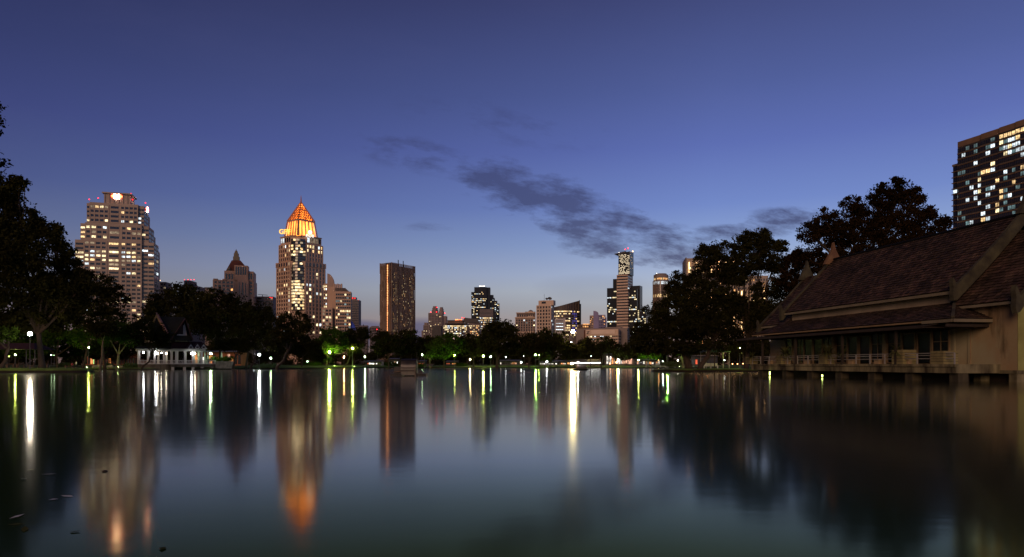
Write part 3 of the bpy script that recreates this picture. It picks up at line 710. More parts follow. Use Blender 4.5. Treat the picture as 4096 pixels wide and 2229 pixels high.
# --- 9 dark glass stepped tower
T = Tower('office_tower', 'dark glass tower stepping down to the right with roof lights', 1930, 1100, 0)
z = lambda py: H+(HZ-py)/F*1100
wb = MB()
def bx9(l, r, t, y0, y1, m='bluglass'):
    wb.box(T.x(l, y0), T.x(r, y0), y0, y1, 0, z(t), m)
bx9(1897, 1947, 1149, 0, 30); bx9(1947.2, 1961, 1149, 4, 30); bx9(1885, 1897.5, 1168, 2, 24); bx9(1961, 1974, 1178, 8, 30); bx9(1973, 1979, 1190, 9, 28); bx9(1978, 1989, 1201, 10, 28); bx9(1988, 1998, 1212, 11, 26); bx9(1919, 1972, 1240, -9, -.5, 'mauve'); bx9(1971, 1986, 1246, -8, 2)
wb.box(T.x(1914, 8), T.x(1942, 8), 8, 20, z(1149), z(1146), 'bluglass')
wb.build('wall', T.root)
lt9 = lambda px, py, i, j, r: (r.choice(['w_cool', 'w_yel', 'w_warm']) if r.random() < (.6 if 1196 < py < 1204 or j % 4 == 1 else .16) else None)
T.grid((T.x(1886, 2), 2), (T.x(1897, 2), 2), z(1300), z(1172), 3, 20, .9, .4, lt9, dark='bluglass'); T.grid((T.x(1898, 0), 0), (T.x(1946, 0), 0), z(1300), z(1166), 12, 20, .92, .4, lt9, dark='bluglass')
T.grid((T.x(1962, 8), 8), (T.x(1974, 8), 8), z(1300), z(1196), 3, 16, .9, .4, lt9, dark='bluglass'); T.grid((T.x(1979, 10), 10), (T.x(1988, 10), 10), z(1300), z(1206), 2, 14, .9, .4, lt9, dark='bluglass'); T.grid((T.x(1989, 11), 11), (T.x(1997, 11), 11), z(1300), z(1216), 2, 12, .9, .4, lt9, dark='bluglass')
T.grid((T.x(1920, -9), -9), (T.x(1971, -9), -9), z(1320), z(1270), 12, 6, .9, .4, rl(.75, ['w_yel', 'w_cool', 'w_warm']), sp='mauve'); T.grid((T.x(1920, -9), -9), (T.x(1971, -9), -9), z(1270), z(1243), 1, 5, .98, .4, None, sp='mauve')
M['whitedot'] = emis('white_lamp_dot', (1, .9, .75), 5)
for px in (1918, 1923, 1928, 1933, 1938): T.beacon(px, 1145, 8, .9, 'whitedot')
T.finish(90)
# --- 10 hotel block
T = Tower('hotel_building', 'mauve hotel block with arched white cornices left of the white apartment tower', 2100, 520, -2)
z = lambda py: H+(HZ-py)/F*520
wb = MB()
def bx10(l, r, t, b_, y0, y1, m='beige'): wb.box(T.x(l, y0), T.x(r, y0), y0, y1, z(b_) if b_ < 2000 else 0, z(t), m)
bx10(2061, 2142, 1270, 2200, 0, 16); bx10(2066, 2142, 1253, 1270, 1.5, 14); bx10(2100, 2142, 1246, 1253, 3, 12, 'mauve'); bx10(2074, 2142, 1331, 2200, -3, 0)
wb.build('wall', T.root)
cb = MB()
for py, l in [(1273, 2059), (1254, 2064), (1334, 2072)]:
    y0 = -.9 if py < 1300 else -4; cb.box(T.x(l, y0), T.x(2142, y0), y0, y0+.8, z(py), z(py-3.6), 'cream')
    xc, hw = T.x(2122, y0), T.x(2136, y0)-T.x(2122, y0)
    cb.prism([(xc+hw*math.cos(R(a)), y0+.02, z(py-3.5)+1.0*math.sin(R(a))) for a in range(0, 181, 15)], (0, .7, 0), 'cream')
cb.build('cornice', T.root)
wb = MB(); wb.lathe((T.x(2123, 5), 5, z(1248)), [(1.7, 0), (1.8, .8), (1.2, 1.5), (.2, 1.9)], 'mauve', 12); wb.build('roof_tank', T.root)
T.grid((T.x(2062, 0), 0), (T.x(2142, 0), 0), z(1326), z(1277), 8, 5, .62, .55, rl(.07, ['w_yel', 'w_cool'], .1), pier='beige', sp='mauve')
T.grid((T.x(2068, 1.5), 1.5), (T.x(2140, 1.5), 1.5), z(1269), z(1256), 8, 1, .6, .6, None)
T.finish()
# --- 11 white apartment tower
T = Tower('apartment_tower', 'cream gridded apartment tower with satellite dishes on its roof', 2146, 500, -20)
z = lambda py: H+(HZ-py)/F*500
xr = T.x(2205); yb = T.y(2217, xr); zt = T.z(2146, 1222)
wb = MB(); wb.box(0, xr, 0, yb, 0, zt, 'cream'); x0 = T.x(2154, 1.5); wb.box(x0, T.x(2214, 1.5), 1.5, yb-1, zt, T.z(2154, 1203, 1.5), 'cream')
wb.build('wall', T.root)
T.grid((0, 0), (xr-.2, 0), z(1345), zt-.4, 5, 9, .55, .62, rl(.03, ['w_dim']), pier='cream', sp='cream', pd=.4)
T.grid((xr, 0), (xr, yb), z(1345), zt-.4, 3, 9, .4, .45, rl(.3, ['w_dim', 'w_cool']), pier='')
T.grid((T.x(2166, 1.5), 1.5), (T.x(2184, 1.5), 1.5), T.z(2154, 1216, 1.5), T.z(2154, 1207, 1.5), 1, 1, .95, .95, None)
for px, rr in [(2187, 1.1), (2199, 1.5)]:
    d = MB(); d.lathe((0, 0, 0), [(.05, -.15*rr), (.5*rr, 0), (rr, .35*rr), (rr*.95, .38*rr), (.45*rr, .06*rr), (.03, -.1*rr)], 'metal', 16)
    d.tube([(0, 0, -rr), (0, 0, -.1)], .12, 'metal', 6); o = d.build('satellite_dish', T.root, (T.x(px, 5), 5, T.z(px, 1200, 5)+rr*.5)); o.rotation_euler = (R(50), 0, R(30))
d = MB(); zt2 = T.z(2177, 1203, 5); d.tube([(T.x(2177, 5), 5, zt2), (T.x(2177, 5), 5, T.z(2177, 1177, 5))], .1, 'metal', 6); d.build('antenna', T.root)
T.finish()
# --- 12 curved roof office
T = Tower('office_building', 'rounded office building with a sweeping curved roof rising to the right', 2270, 800, 0)
z = lambda py: H+(HZ-py)/F*800
wb = MB(); NP = 14; x0, x1 = T.x(2217), T.x(2317)
def arc12(t): return (x0+(x1-x0)*t, 9*(1-math.sin(math.pi*(.15+.85*t)))**1.3)
pts = [arc12(k/NP) for k in range(NP+1)]
ring_ = [(x, y, 0) for x, y in pts]+[(x1+1.7, 22, 0), (x0, 24, 0)]
wb.hexa(ring_, [(x, y, z(1240)) for x, y, _ in ring_], 'mauve'); wb.build('wall', T.root)
rb = MB(); tp = [z(1228), z(1224), z(1220), z(1217), z(1214), z(1211.5), z(1209), z(1207), z(1205), z(1203.5), z(1202.5), z(1201.8), z(1201.2), z(1200.8), z(1200.5)]
tops = [z(1228-27*(k/NP)**1.25) for k in range(NP+1)]
lo = [(x, y-.6, z(1240)) for x, y in pts]; hi = [(x, y-.6, tops[k]) for k, (x, y) in enumerate(pts)]
bkx = [(x, 22, z(1240)) for x, y in pts]; bkh = [(x, 22, tops[k]) for k, (x, y) in enumerate(pts)]
for k in range(NP): rb.hexa([lo[k], lo[k+1], bkx[k+1], bkx[k]], [hi[k], hi[k+1], bkh[k+1], bkh[k]], 'darkroof')
for k in range(NP+1): rb.bar((lo[k][0], lo[k][1]-.2, lo[k][2]), (hi[k][0], hi[k][1]-.2, hi[k][2]), .3, .3, 'greypanel')
rb.box(x1+.1, x1+.8, -.6, 20, z(1330), z(1201), 'bluglass'); rb.box(x1+1, x1+2.2, 0, 20, 0, z(1216), 'bluglass'); rb.build('curved_roof', T.root)
def lt12(px, py, i, j, r):
    if abs(px-2300) < 9 and r.random() < .6: return 'w_blue'
    return r.choice(['w_warm', 'w_yel', 'w_warm']) if r.random() < (.97 if j == 0 else .42) else None
for k in range(NP):
    T.grid(pts[k], pts[k+1], z(1345), z(1241), 1, 11, .93, .45, lt12, dark='bluglass', off=.15, sp='mauve', pier='bluglass')
T.finish(100)
T = Tower('office_building', 'small pale panelled building in front of the curved roof office', 2240, 640, 0)
z = lambda py: H+(HZ-py)/F*640
wb = MB(); wb.box(T.x(2221), T.x(2254), 0, 12, 0, z(1275), 'white'); wb.box(T.x(2254.3), T.x(2262), .5, 12, 0, z(1273), 'white'); wb.build('wall', T.root)
T.grid((T.x(2223), 0), (T.x(2253), 0), z(1328), z(1279), 1, 8, .95, .4, rl(.3, ['w_cool', 'w_dim']), sp='white'); T.finish()
# --- 13 purple lit apartment
T = Tower('apartment_tower', 'violet lit apartment tower with a curved blue fin', 2390, 1000, -6)
z = lambda py: H+(HZ-py)/F*1000
M['violet'] = mat('violet_paint', (.24, .22, .36), .7, .2, .1)
wb = MB(); wb.box(T.x(2359), T.x(2376), 0, 16, 0, z(1262), 'beige'); wb.box(T.x(2388), T.x(2422), -1, 16, 0, z(1260), 'violet'); wb.box(T.x(2418), T.x(2426), 3, 16, 0, z(1270), 'violet'); wb.build('wall', T.root)
fb = MB(); x0, x1 = T.x(2374, -2), T.x(2394, -2)
fb.prism([(x0, -2, 0), (x1, -2, 0), (x1, -2, z(1256))]+[(x0+(x1-x0)*math.cos(R(a)), -2, z(1256)+(z(1244)-z(1256))*math.sin(R(a))) for a in range(15, 91, 15)], (0, 12, 0), 'violet'); fb.build('roof_fin', T.root)
T.grid((T.x(2396), -1), (T.x(2421), -1), z(1320), z(1263), 4, 9, .75, .55, rl(.22, ['w_org', 'w_dim']), pier='violet', sp='violet'); T.grid((T.x(2359), 0), (T.x(2373), 0), z(1320), z(1266), 3, 8, .6, .5, rl(.2, ['w_org', 'w_warm']), sp='beige')
T.finish()
# --- 14 banded tower with glass top
T = Tower('office_tower', 'tallest right of centre tower with striped shaft, dark glass wings and red tipped roof', 2490, 750, -26)
z = lambda py: H+(HZ-py)/F*750
wb = MB()
def bx14(l, r, t, b_, y0, y1, m, up=0):
    wb.box(T.x(l, y0), T.x(r, y0), y0, y1, z(b_) if b_ < 2000 else 0, z(t), m)
bx14(2467, 2511, 1099, 2200, 0, 20, 'sandstone'); bx14(2428, 2466.5, 1149, 2200, 3, 16, 'bluglass'); bx14(2452, 2468, 1111, 2200, 8, 19, 'bluglass')
bx14(2511.5, 2548, 1157, 2200, 5, 16, 'bluglass'); bx14(2520, 2560, 1141, 2200, 12, 22, 'bluglass'); bx14(2550, 2585, 1238, 2200, 1, 14, 'bluglass')
wb.build('wall', T.root)
tb = MB(); x0, x1 = T.x(2473, 3), T.x(2519, 3)
tb.hexa([(x0, 3, z(1099)), (x1, 3, z(1099)), (x1, 18, z(1099)), (x0, 18, z(1099))], [(x0+.3, 3, z(1012)), (x1, 3, z(1006)), (x1, 18, z(1004)), (x0, 18, z(1012))], 'bluglass')
tb.hexa([(x0-4.2, 2.6, z(1014)), (x0+8, 2.6, z(1013)), (x0+8, 18, z(1013)), (x0-4, 18, z(1014))], [(x0-4.6, 2.6, z(1012)), (x0+8, 2.6, z(1004)), (x0+8, 18, z(1004)), (x0-4.6, 18, z(1012))], 'darkroof')
tb.build('glass_tower_top', T.root)
T.grid((T.x(2468), 0), (T.x(2511), 0), z(1345), z(1101), 1, 21, 1.0, .38, lambda px, py, i, j, r: None, dark='glass', sp='cream', pd=.7)
xs_ = T.x(2511); T.grid((xs_, 0), (xs_, 18), z(1345), z(1101), 3, 21, 1.0, .38, rl(.06, ['w_cool']), sp='cream', pd=.7)
T.grid((x0+.5, 3), (x1-.3, 3), z(1096), z(1016), 10, 19, .85, .3, lambda px, py, i, j, r: ('w_bar' if r.random() < (.9 if j > 16 else .5) else None), dark='bluglass')
T.grid((x1, 3), (x1, 16), z(1096), z(1016), 4, 19, .85, .3, rl(.25, ['w_warm', 'w_dim']), dark='bluglass')
lt14 = lambda px, py, i, j, r: (r.choice(['w_cool', 'w_yel', 'w_yel']) if r.random() < (.8 if j % 6 == 3 else .13) else None)
T.grid((T.x(2429, 3), 3), (T.x(2466, 3), 3), z(1330), z(1160), 7, 21, .85, .5, lt14, dark='bluglass', off=.1); T.grid((T.x(2512, 5), 5), (T.x(2547, 5), 5), z(1330), z(1162), 7, 21, .85, .5, lt14, dark='bluglass', off=.1)
T.grid((T.x(2551, 1), 1), (T.x(2584, 1), 1), z(1330), z(1242), 6, 11, .85, .5, rl(.4, ['w_cool', 'w_yel', 'w_teal']), dark='bluglass', off=.1)
for px, py in [(2501, 998), (2512, 994)]: T.beacon(px, py, 8, 1.0)
T.beacon(2531, 1006, 12, 1.2, 'hotbar'); T.beacon(2476, 1010, 3, .5, 'whitedot')
T.finish()
# --- 15 mall podium, grey block with flood lights
T = Tower('shopping_mall', 'long pale mall block with blank white billboard band above the trees', 2342, 420, -20)
z = lambda py: H+(HZ-py)/F*420
xl = T.x(2342); xr = T.x(2473); yb = T.y(2481, xr)
wb = MB(); wb.box(xl, xr, 0, yb, 0, T.z(2342, 1319), 'cream'); wb.box(xl-8, xr+4, yb+2, yb+14, 0, T.z(2342, 1312), 'mauve'); wb.box(xl-.9, xl-.02, -.3, 3, 0, T.z(2342, 1321), 'roofred'); wb.build('wall', T.root)
M['litpanel'] = mat('white_panel', (.62, .50, .42), .7, .12, .3)
sb = MB(); sb.box(T.x(2343, -.4), T.x(2361, -.4), -.42, -.1, T.z(2342, 1337), T.z(2342, 1323), 'litpanel')
sb.box(T.x(2346, -.45), T.x(2358, -.45), -.5, -.44, T.z(2342, 1328), T.z(2342, 1325.6), 'frame'); sb.bar((T.x(2346, -.5), -.47, T.z(2342, 1335)), (T.x(2358, -.5), -.47, T.z(2342, 1327)), .1, .45, 'frame'); sb.box(T.x(2346, -.45), T.x(2358, -.45), -.5, -.44, T.z(2342, 1336), T.z(2342, 1334), 'frame'); sb.build('sign_panel', T.root)
sb = MB(); sb.box(T.x(2364.5, -.5), xr-2, -.5, -.1, T.z(2342, 1337.5), T.z(2342, 1321.5), 'litpanel'); sb.build('billboard', T.root)
sb = MB(); sb.box(xr+.1, xr+.35, .6, yb*.9, T.z(2342, 1337), T.z(2342, 1321), 'mauve'); sb.build('side_sign', T.root)
T.grid((xl+.5, 0), (xr-.2, 0), T.z(2342, 1390), T.z(2342, 1341), 16, 4, .85, .38, rl(.12, ['w_yel', 'w_cool']), pier='cream', sp='cream'); T.grid((xr, .2), (xr, yb), T.z(2342, 1390), T.z(2342, 1341), 4, 4, .85, .4, None, sp='cream')
T.finish()
T = Tower('concrete_building', 'plain grey block beside the mall with a row of white floodlights', 2500, 440, -20)
wb = MB(); wb.box(T.x(2482), T.x(2530), 0, 15, 0, T.z(2482, 1335), 'mauve'); wb.box(T.x(2420, 16), T.x(2482, 16), 16, 30, 0, T.z(2482, 1303), 'mauve'); wb.build('wall', T.root)
M['flood'] = emis('floodlight_glass', (.92, .95, 1), 9)
for px in (2487, 2495, 2504, 2514, 2532):
    b = MB(); b.box(-.5, .5, -.25, .25, -.3, .3, 'flood'); b.box(-.55, .55, .26, .5, -.35, .35, 'frame'); b.tube([(0, .3, -1), (0, .3, -.3)], .07, 'metal', 6); b.build('floodlight', T.root, (T.x(px, -.5), -.5, T.z(px, 1333, -.5)+.4))
T.finish()
# --- 16 round tower right
T = Tower('hotel_tower', 'rounded dark tower with a lit ring near its top left of the big trees', 2650, 650, 0)
z = lambda py: H+(HZ-py)/F*650
wb = MB(); rr = (T.x(2684)-T.x(2619))/2; cxx = T.x(2651); 
wb.lathe((cxx, rr, 0), [(rr, 0), (rr, z(1121)), (rr*.96, z(1121)), (rr*.9, z(1117)), (rr*.86, z(1109)), (rr*.9, z(1108)), (rr*.9, z(1097)), (rr*.7, z(1095)), (rr*.7, z(1092)), (.3, z(1092))], 'mauve', 32); wb.build('wall', T.root)
for k in range(28):
    a0 = R(180+k*180/28); a1 = R(180+(k+1)*180/28); A0 = (cxx+rr*math.cos(a0), rr+rr*math.sin(a0)); A1 = (cxx+rr*math.cos(a1), rr+rr*math.sin(a1))
    T.grid(A0, A1, z(1330), z(1124), 1, 16, .7, .92, lambda px, py, i, j, r: ('w_cool' if j == 0 and r.random() < .7 else ('w_warm' if j == 4 and r.random() < .8 else (None if r.random() > .03 else 'w_dim'))), off=.15, pier='greypanel')
    B0 = (cxx+rr*.93*math.cos(a0), rr+rr*.93*math.sin(a0)); B1 = (cxx+rr*.93*math.cos(a1), rr+rr*.93*math.sin(a1))
    T.grid(B0, B1, z(1119), z(1110), 1, 1, .7, .8, rl(.8, ['w_org', 'w_warm']), off=.1)
T.beacon(2627, 1094, rr*.3, .5, 'whitedot')
T.finish(90)
# --- 17 hotel behind the right trees
T = Tower('hotel_tower', 'large pinkish hotel with vertical amber light bars seen through the right trees', 2760, 350, -9)
z = lambda py: H+(HZ-py)/F*350
xr = T.x(3070); zt = T.z(2747, 1034); xl = T.x(2747)
wb = MB(); wb.box(xl, xr*.6, 0, 18, 0, zt, 'granite'); wb.box(xr*.6+.1, xr, -1, 18, 0, T.z(2747, 1110), 'granite'); wb.box(xl-.6, xl-.05, -.6, 18, 0, zt+.4, 'mauve'); wb.build('wall', T.root)
T.grid((xl+1, 0), (xr*.6, 0), z(1440), zt-4, 16, 24, .5, .6, rl(.10, ['w_warm', 'w_org', 'w_yel']), pier='granite', sp='granite'); T.grid((xr*.6+.2, -1), (xr, -1), z(1440), T.z(2747, 1118), 12, 20, .5, .5, rl(.35, ['w_org', 'w_warm']), pier='granite')
for k in range(11):
    x = xl+1.2+(xr-xl-3)*k/10
    for zt_, L in ((zt-2.0 if x < xr*.6 else None, 5.5), (T.z(2747, 1168), 6.5), (T.z(2747, 1168)-13, 7)):
        if zt_ is None: continue
        b = MB(); yy = -.5 if x < xr*.6 else -1.5; b.box(-.22, .22, -.2, .2, -L, 0, 'hotbar'); b.box(-.3, .3, .22, .4, -L-.2, .2, 'frame'); b.build('light_bar', T.root, (x, yy, zt_))
T.finish(60)
# --- 18 near apartment tower, right edge
T = Tower('apartment_tower', 'dark high rise with lit apartments cropped by the right edge of the photo', 3831, 390, -71)
xl = 0; xr = T.x(4400); zt = T.z(3831, 573)
wb = MB(); zz0 = 0
bays = [(0, T.x(3928), 0.0), (T.x(3928), T.x(4006), -.9), (T.x(4006), T.x(4075), -1.7), (T.x(4075), xr, -2.4)]
wb.box(0, xr, .3, 16, 0, zt, 'darkpanel')
for a, b_, y in bays: wb.box(a+.03, b_-.03, y, .25, 0, zt-1.6, 'darkpanel')
yl = 3; xl2 = T.x(3812, yl); wb.box(xl2, -.05, yl, 15, 0, T.z(3812, 664, yl), 'darkpanel')
wb.build('wall', T.root)
pb = MB(); pb.box(-.05, xr, .05, 16.2, zt-2.4, zt+.6, 'brownwall')
for a, b_, y in bays: pb.box(a+.002, b_-.002, y-.12, .05, zt-2.6, zt+.5, 'brownwall')
pb.build('parapet', T.root); pb = MB(); pb.box(xl2-.2, -.32, yl-.5, 15.2, T.z(3812, 668, yl), T.z(3812, 660, yl), 'mauve'); pb.build('parapet', T.root)
lb = MB(); fh = 3.25; nf = 26; zg = zt-3.2
def lit18(px, py, i, j, r):
    p = .25
    if px > 4072: p = .7
    if 3918 < px < 3928: p = .6
    if 640 < py < 720 and px < 3900: p = .22
    if py < 610: p = .12 if px < 4000 else .9
    if j == 0 and px > 4000: return 'w_warm'
    return r.choice(['w_yel', 'w_cool', 'w_cool', 'w_warm', 'w_teal']) if r.random() < p else ('w_teal' if r.random() < .06 else None)
for a, b_, y in bays:
    n = max(4, round((b_-a)/2.5))
    for k in range(nf):
        zc2 = zg-fh*(k+1); lb.box(a+.01, b_-.01, y-.5, y-.02, zc2-.30, zc2+.28, 'brownwall'); lb.box(a+.01, b_-.01, y-.75, y-.51, zc2+.12, zc2+.26, 'mauve')
        lb.box(a+.02, b_-.02, y-.34, y-.28, zc2+1.3, zc2+1.38, 'frame')
    T.grid((a, y), (b_, y), zg-fh*nf, zg, n, nf, .86, .6, lit18, off=.12, vz=.42)
    for q in range(n*2+1):
        x = a+.05+(b_-a-.1)*q/(n*2); lb.box(x-.045, x+.045, y-.27, y-.15, zg-fh*nf, zg, 'frame')
for k in range(nf):
    zc2 = T.z(3812, 668, yl)-fh*(k+1); lb.box(xl2-.5, -.1, yl-.6, yl-.02, zc2-.2, zc2+.25, 'brownwall')
T.grid((xl2, yl), (-.1, yl), T.z(3812, 668, yl)-fh*nf, T.z(3812, 668, yl), 2, nf, .85, .6, rl(.2, ['w_yel', 'w_cool']), off=.1)
lb.build('balcony_bands', T.root)
T.finish()
# --- small distant buildings
def small(name, label, px0, px1, top, Y, m, cols, rows, p, mats, extra=None, bot=1300):
    T = Tower(name, label, (px0+px1)/2, Y, 6); z = lambda py: H+(HZ-py)/F*Y
    wb = MB(); wb.box(T.x(px0), T.x(px1), 0, 14, 0, z(top), m)
    if extra: extra(T, wb, z)
    wb.build('wall', T.root)
    T.grid((T.x(px0), 0), (T.x(px1), 0), z(bot), z(top+3), cols, rows, .7, .5, rl(p, mats), sp=m); return T
def dome(T, wb, z):
    x0, x1 = T.x(724, 2), T.x(786, 2); poly = [(x0, 2, z(1146)), (x1, 2, z(1146)), (x1-3, 2, z(1135)), (T.x(772, 2), 2, z(1124)), (T.x(752, 2), 2, z(1120)), (T.x(735, 2), 2, z(1122)), (x0+3, 2, z(1134))]
    wb.prism(poly, (0, 10, 0), 'mauve')
T = small('office_building', 'distant barrel roofed building between stepped tower and trees', 718, 800, 1146, 640, 'mauve', 8, 6, .15, ['w_dim'], dome, 1230)
for px in (738, 752, 764, 776): T.beacon(px, 1119, 2, .5)
M['whitesign'] = emis('white_sign', (.95, .92, 1), 5, 1, .6, rnd=False)
sb = MB()
for k in range(7): x = T.x(784+k*4.6, -6); sb.box(x, x+.75, -6.3, -6, T.f.on_y(790, 1197, -6)[1], T.f.on_y(790, 1184+(k % 3)*2.4, -6)[1], 'whitesign')
sb.build('rooftop_sign', T.root); T.finish()
T = small('office_building', 'distant sliver of pale rooftop touching right side of stepped tower', 630, 664, 1128, 640, 'mauve', 3, 5, .3, ['w_warm', 'w_dim'], None, 1200); T.beacon(640, 1122, 0, .6, 'hotbar'); T.finish()
T = small('office_building', 'distant pitched roof block left of the red hip roof tower', 806, 852, 1158, 720, 'mauve', 6, 6, .05, ['w_dim'], lambda T, wb, z: wb.prism([(T.x(808, 1), 1, z(1158)), (T.x(850, 1), 1, z(1158)), (T.x(840, 1), 1, z(1149)), (T.x(818, 1), 1, z(1149))], (0, 10, 0), 'darkroof'), 1230); T.finish()
T = small('office_building', 'low building with red roof lights beside the pyramid tower', 994, 1092, 1186, 720, 'mauve', 9, 5, .12, ['w_dim', 'w_org'], lambda T, wb, z: wb.box(T.x(1000, 2), T.x(1022, 2), 2, 8, z(1186), z(1177), 'mauve'), 1250)
for px, py in [(1001, 1180), (1012, 1183), (1020, 1178), (1080, 1190), (1088, 1192)]: T.beacon(px, py, -.5, .55)
cb = MB(); zc2 = T.z(1045, 1178); xx = T.x(1050, 4); cb.tube([(xx, 4, T.z(1045, 1188)), (xx, 4, zc2)], .35, 'metal', 6); cb.bar((T.x(1032, 4), 4, zc2+.3), (T.x(1071, 4), 4, zc2-.4), .3, .5, 'metal'); cb.build('roof_crane', T.root); T.finish()
T = small('office_building', 'low flat block left of dark condominium slab with one red lamp', 1478, 1520, 1308, 900, 'mauve', 6, 3, .05, ['w_dim'], lambda T, wb, z: wb.box(T.x(1485, 3), T.x(1514, 3), 3, 10, z(1308), z(1304), 'mauve'), 1340); T.beacon(1508, 1318, -.5, .9); T.finish()
T = small('office_building', 'low dim block just right of the dark banded tower', 1436, 1470, 1302, 900, 'mauve', 5, 3, .05, ['w_dim'], None, 1340); T.finish()
T = small('office_building', 'low brown building with orange roof edge left of violet apartment tower', 2322, 2362, 1298, 760, 'brownwall', 5, 4, .15, ['w_org', 'w_warm'], None, 1345)
sb = MB(); sb.box(T.x(2330), T.x(2360), -.5, -.1, T.z(2330, 1298), T.z(2330, 1296), 'w_org'); sb.build('roof_light', T.root); T.finish()
b = MB(); t_ = P(1404, 1284, 480); b.add([P(1404, 1284, 480), P(1404, 1320, 480), P(1424, 1320, 480), P(1418, 1300, 482), P(1411, 1290, 481)], [(0, 1, 2, 3, 4)], 'blue'); b.tube([P(1403.5, 1280, 480), (P(1403.5, 1280, 480).x, 480, 0)], .25, 'metal', 6)
tag(b.build('banner'), 'tall blue triangular banner above the trees by banded tower', 'banner')
# ================================================================== trees
def leaf_mesh(name, blobs, size, dens, seed, m, thin=1.0):
    """thousands of small leaf faces gathered in ragged clumps through the volume of each lobe"""
    rng = np.random.default_rng(seed); cs = []
    for (c, r) in blobs:
        c = np.array(c); r = np.array(r)
        area = math.pi*(r[0]*r[2]); n = int(area*dens*1.5/(size*size*.5)); ncl = max(10, int(area/(size*size*9)))
        d = rng.normal(size=(ncl, 3)); d /= np.linalg.norm(d, axis=1)[:, None]
        rho = rng.uniform(.30, 1.0, ncl)**.55*rng.uniform(.9, 1.13, ncl)
        cc = c+d*rho[:, None]*r; k = rng.integers(0, ncl, n); cr = rng.uniform(.08, .24, ncl)*float(min(r))
        cr = np.maximum(cr, size*1.1)
        p = cc[k]+rng.normal(size=(n, 3))*cr[k][:, None]*np.array([.8, .8, .55]); cs.append(p)
        nin = n//3; d = rng.normal(size=(nin, 3)); d /= np.linalg.norm(d, axis=1)[:, None]
        cs.append(c+d*(rng.uniform(0, .75, nin)**.5)[:, None]*r*thin)
        no = n//9; d = rng.normal(size=(no, 3)); d /= np.linalg.norm(d, axis=1)[:, None]  # stray twigs
        cs.append(c+d*rng.uniform(.9, 1.16, no)[:, None]*r)
    p = np.concatenate(cs); n = len(p)
    u = rng.normal(size=(n, 3)); u /= np.linalg.norm(u, axis=1)[:, None]
    v = rng.normal(size=(n, 3)); v -= (v*u).sum(1)[:, None]*u; v /= np.linalg.norm(v, axis=1)[:, None]
    s = size*rng.uniform(.5, 1.35, n)[:, None]; u = u*s*.62; v = v*s*.36
    vs = np.stack([p-u, p-v, p+u, p+v], 1).reshape(-1, 3)
    me = bpy.data.meshes.new(name); me.vertices.add(4*n); me.vertices.foreach_set('co', vs.astype(np.float32).ravel())
    me.loops.add(4*n); me.loops.foreach_set('vertex_index', np.arange(4*n, dtype=np.int32))
    me.polygons.add(n); me.polygons.foreach_set('loop_start', np.arange(0, 4*n, 4, dtype=np.int32)); me.polygons.foreach_set('loop_total', np.full(n, 4, np.int32))
    me.materials.append(M[m]); me.update(); me.validate(); return me
def trunk_mesh(base_r, fork, blobs, seed, m='bark', lean=(0, 0), prongs=0):
    rnd = random.Random(seed); b = MB(); fx, fy, fz = fork
    pts = [(0, 0, -.4), (lean[0]*.1, lean[1]*.1, fz*.12), (fx*.35+lean[0]*.3, fy*.35, fz*.4), (fx*.7, fy*.7, fz*.72), (fx, fy, fz)]
    b.tube(pts, [base_r*1.5, base_r*1.08, base_r*.92, base_r*.82, base_r*.75], m, 9)
    for (c, r) in blobs:
        c = Vector(c); f = Vector(fork); mid = f.lerp(c, .5)+Vector((rnd.uniform(-.8, .8), rnd.uniform(-.8, .8), rnd.uniform(-.2, .9)))
        b.tube([f+Vector((0, 0, -.3)), mid, c], [base_r*.55, base_r*.34, base_r*.14], m, 7)
        for q in range(4):
            a = rnd.uniform(0, 6.28); e = c+Vector((math.cos(a)*r[0]*.75, math.sin(a)*r[1]*.75, rnd.uniform(-.25, .7)*r[2])); s = mid.lerp(c, rnd.uniform(.1, .9))
            b.tube([s, s.lerp(e, .5)+Vector((0, 0, rnd.uniform(-.3, .5))), e], [base_r*.2, base_r*.12, base_r*.04], m, 5)
    return b
def tree(label, base_px, Y, blobs_px, leaf='leaf', size=.55, dens=3.6, r=.35, fork_py=None, bark='bark', lean=0, group=None, name='park_tree', seed=None, zbase=None, thick=.8, k=1):
    dens *= k; kk = k
    X0 = PX(base_px, Y); g = gz(X0, Y) if zbase is None else zbase; seed = seed or int(base_px)+int(Y)
    rnd = random.Random(seed); bl = []
    for (px, py, rx, rz) in blobs_px:
        p = P(px, py, Y); k = Y/F
        bl.append(((p.x-X0, rnd.uniform(-.5, .5)*rx*k*.8, p.z-g), (rx*k*.92, max(rx, rz)*k*thick, rz*k*.92)))
    zmin = min(c[2]-r_[2] for c, r_ in bl); xm = sum(c[0]*r_[0] for c, r_ in bl)/sum(r_[0] for c, r_ in bl)
    fz = (PZ(fork_py, Y)-g) if fork_py else max(1.6, zmin*.9+.4)
    t = thing(name, label, 'tree', (X0, Y, g), 0, group)
    o = bpy.data.objects.new('crown', leaf_mesh('crown', bl, size, dens, seed, leaf)); col.objects.link(o); o.parent = t
    trunk_mesh(r, (xm*.25+lean, 0, fz), bl, seed, bark, (lean, 0)).build('trunk', t, smooth=True)
    return t
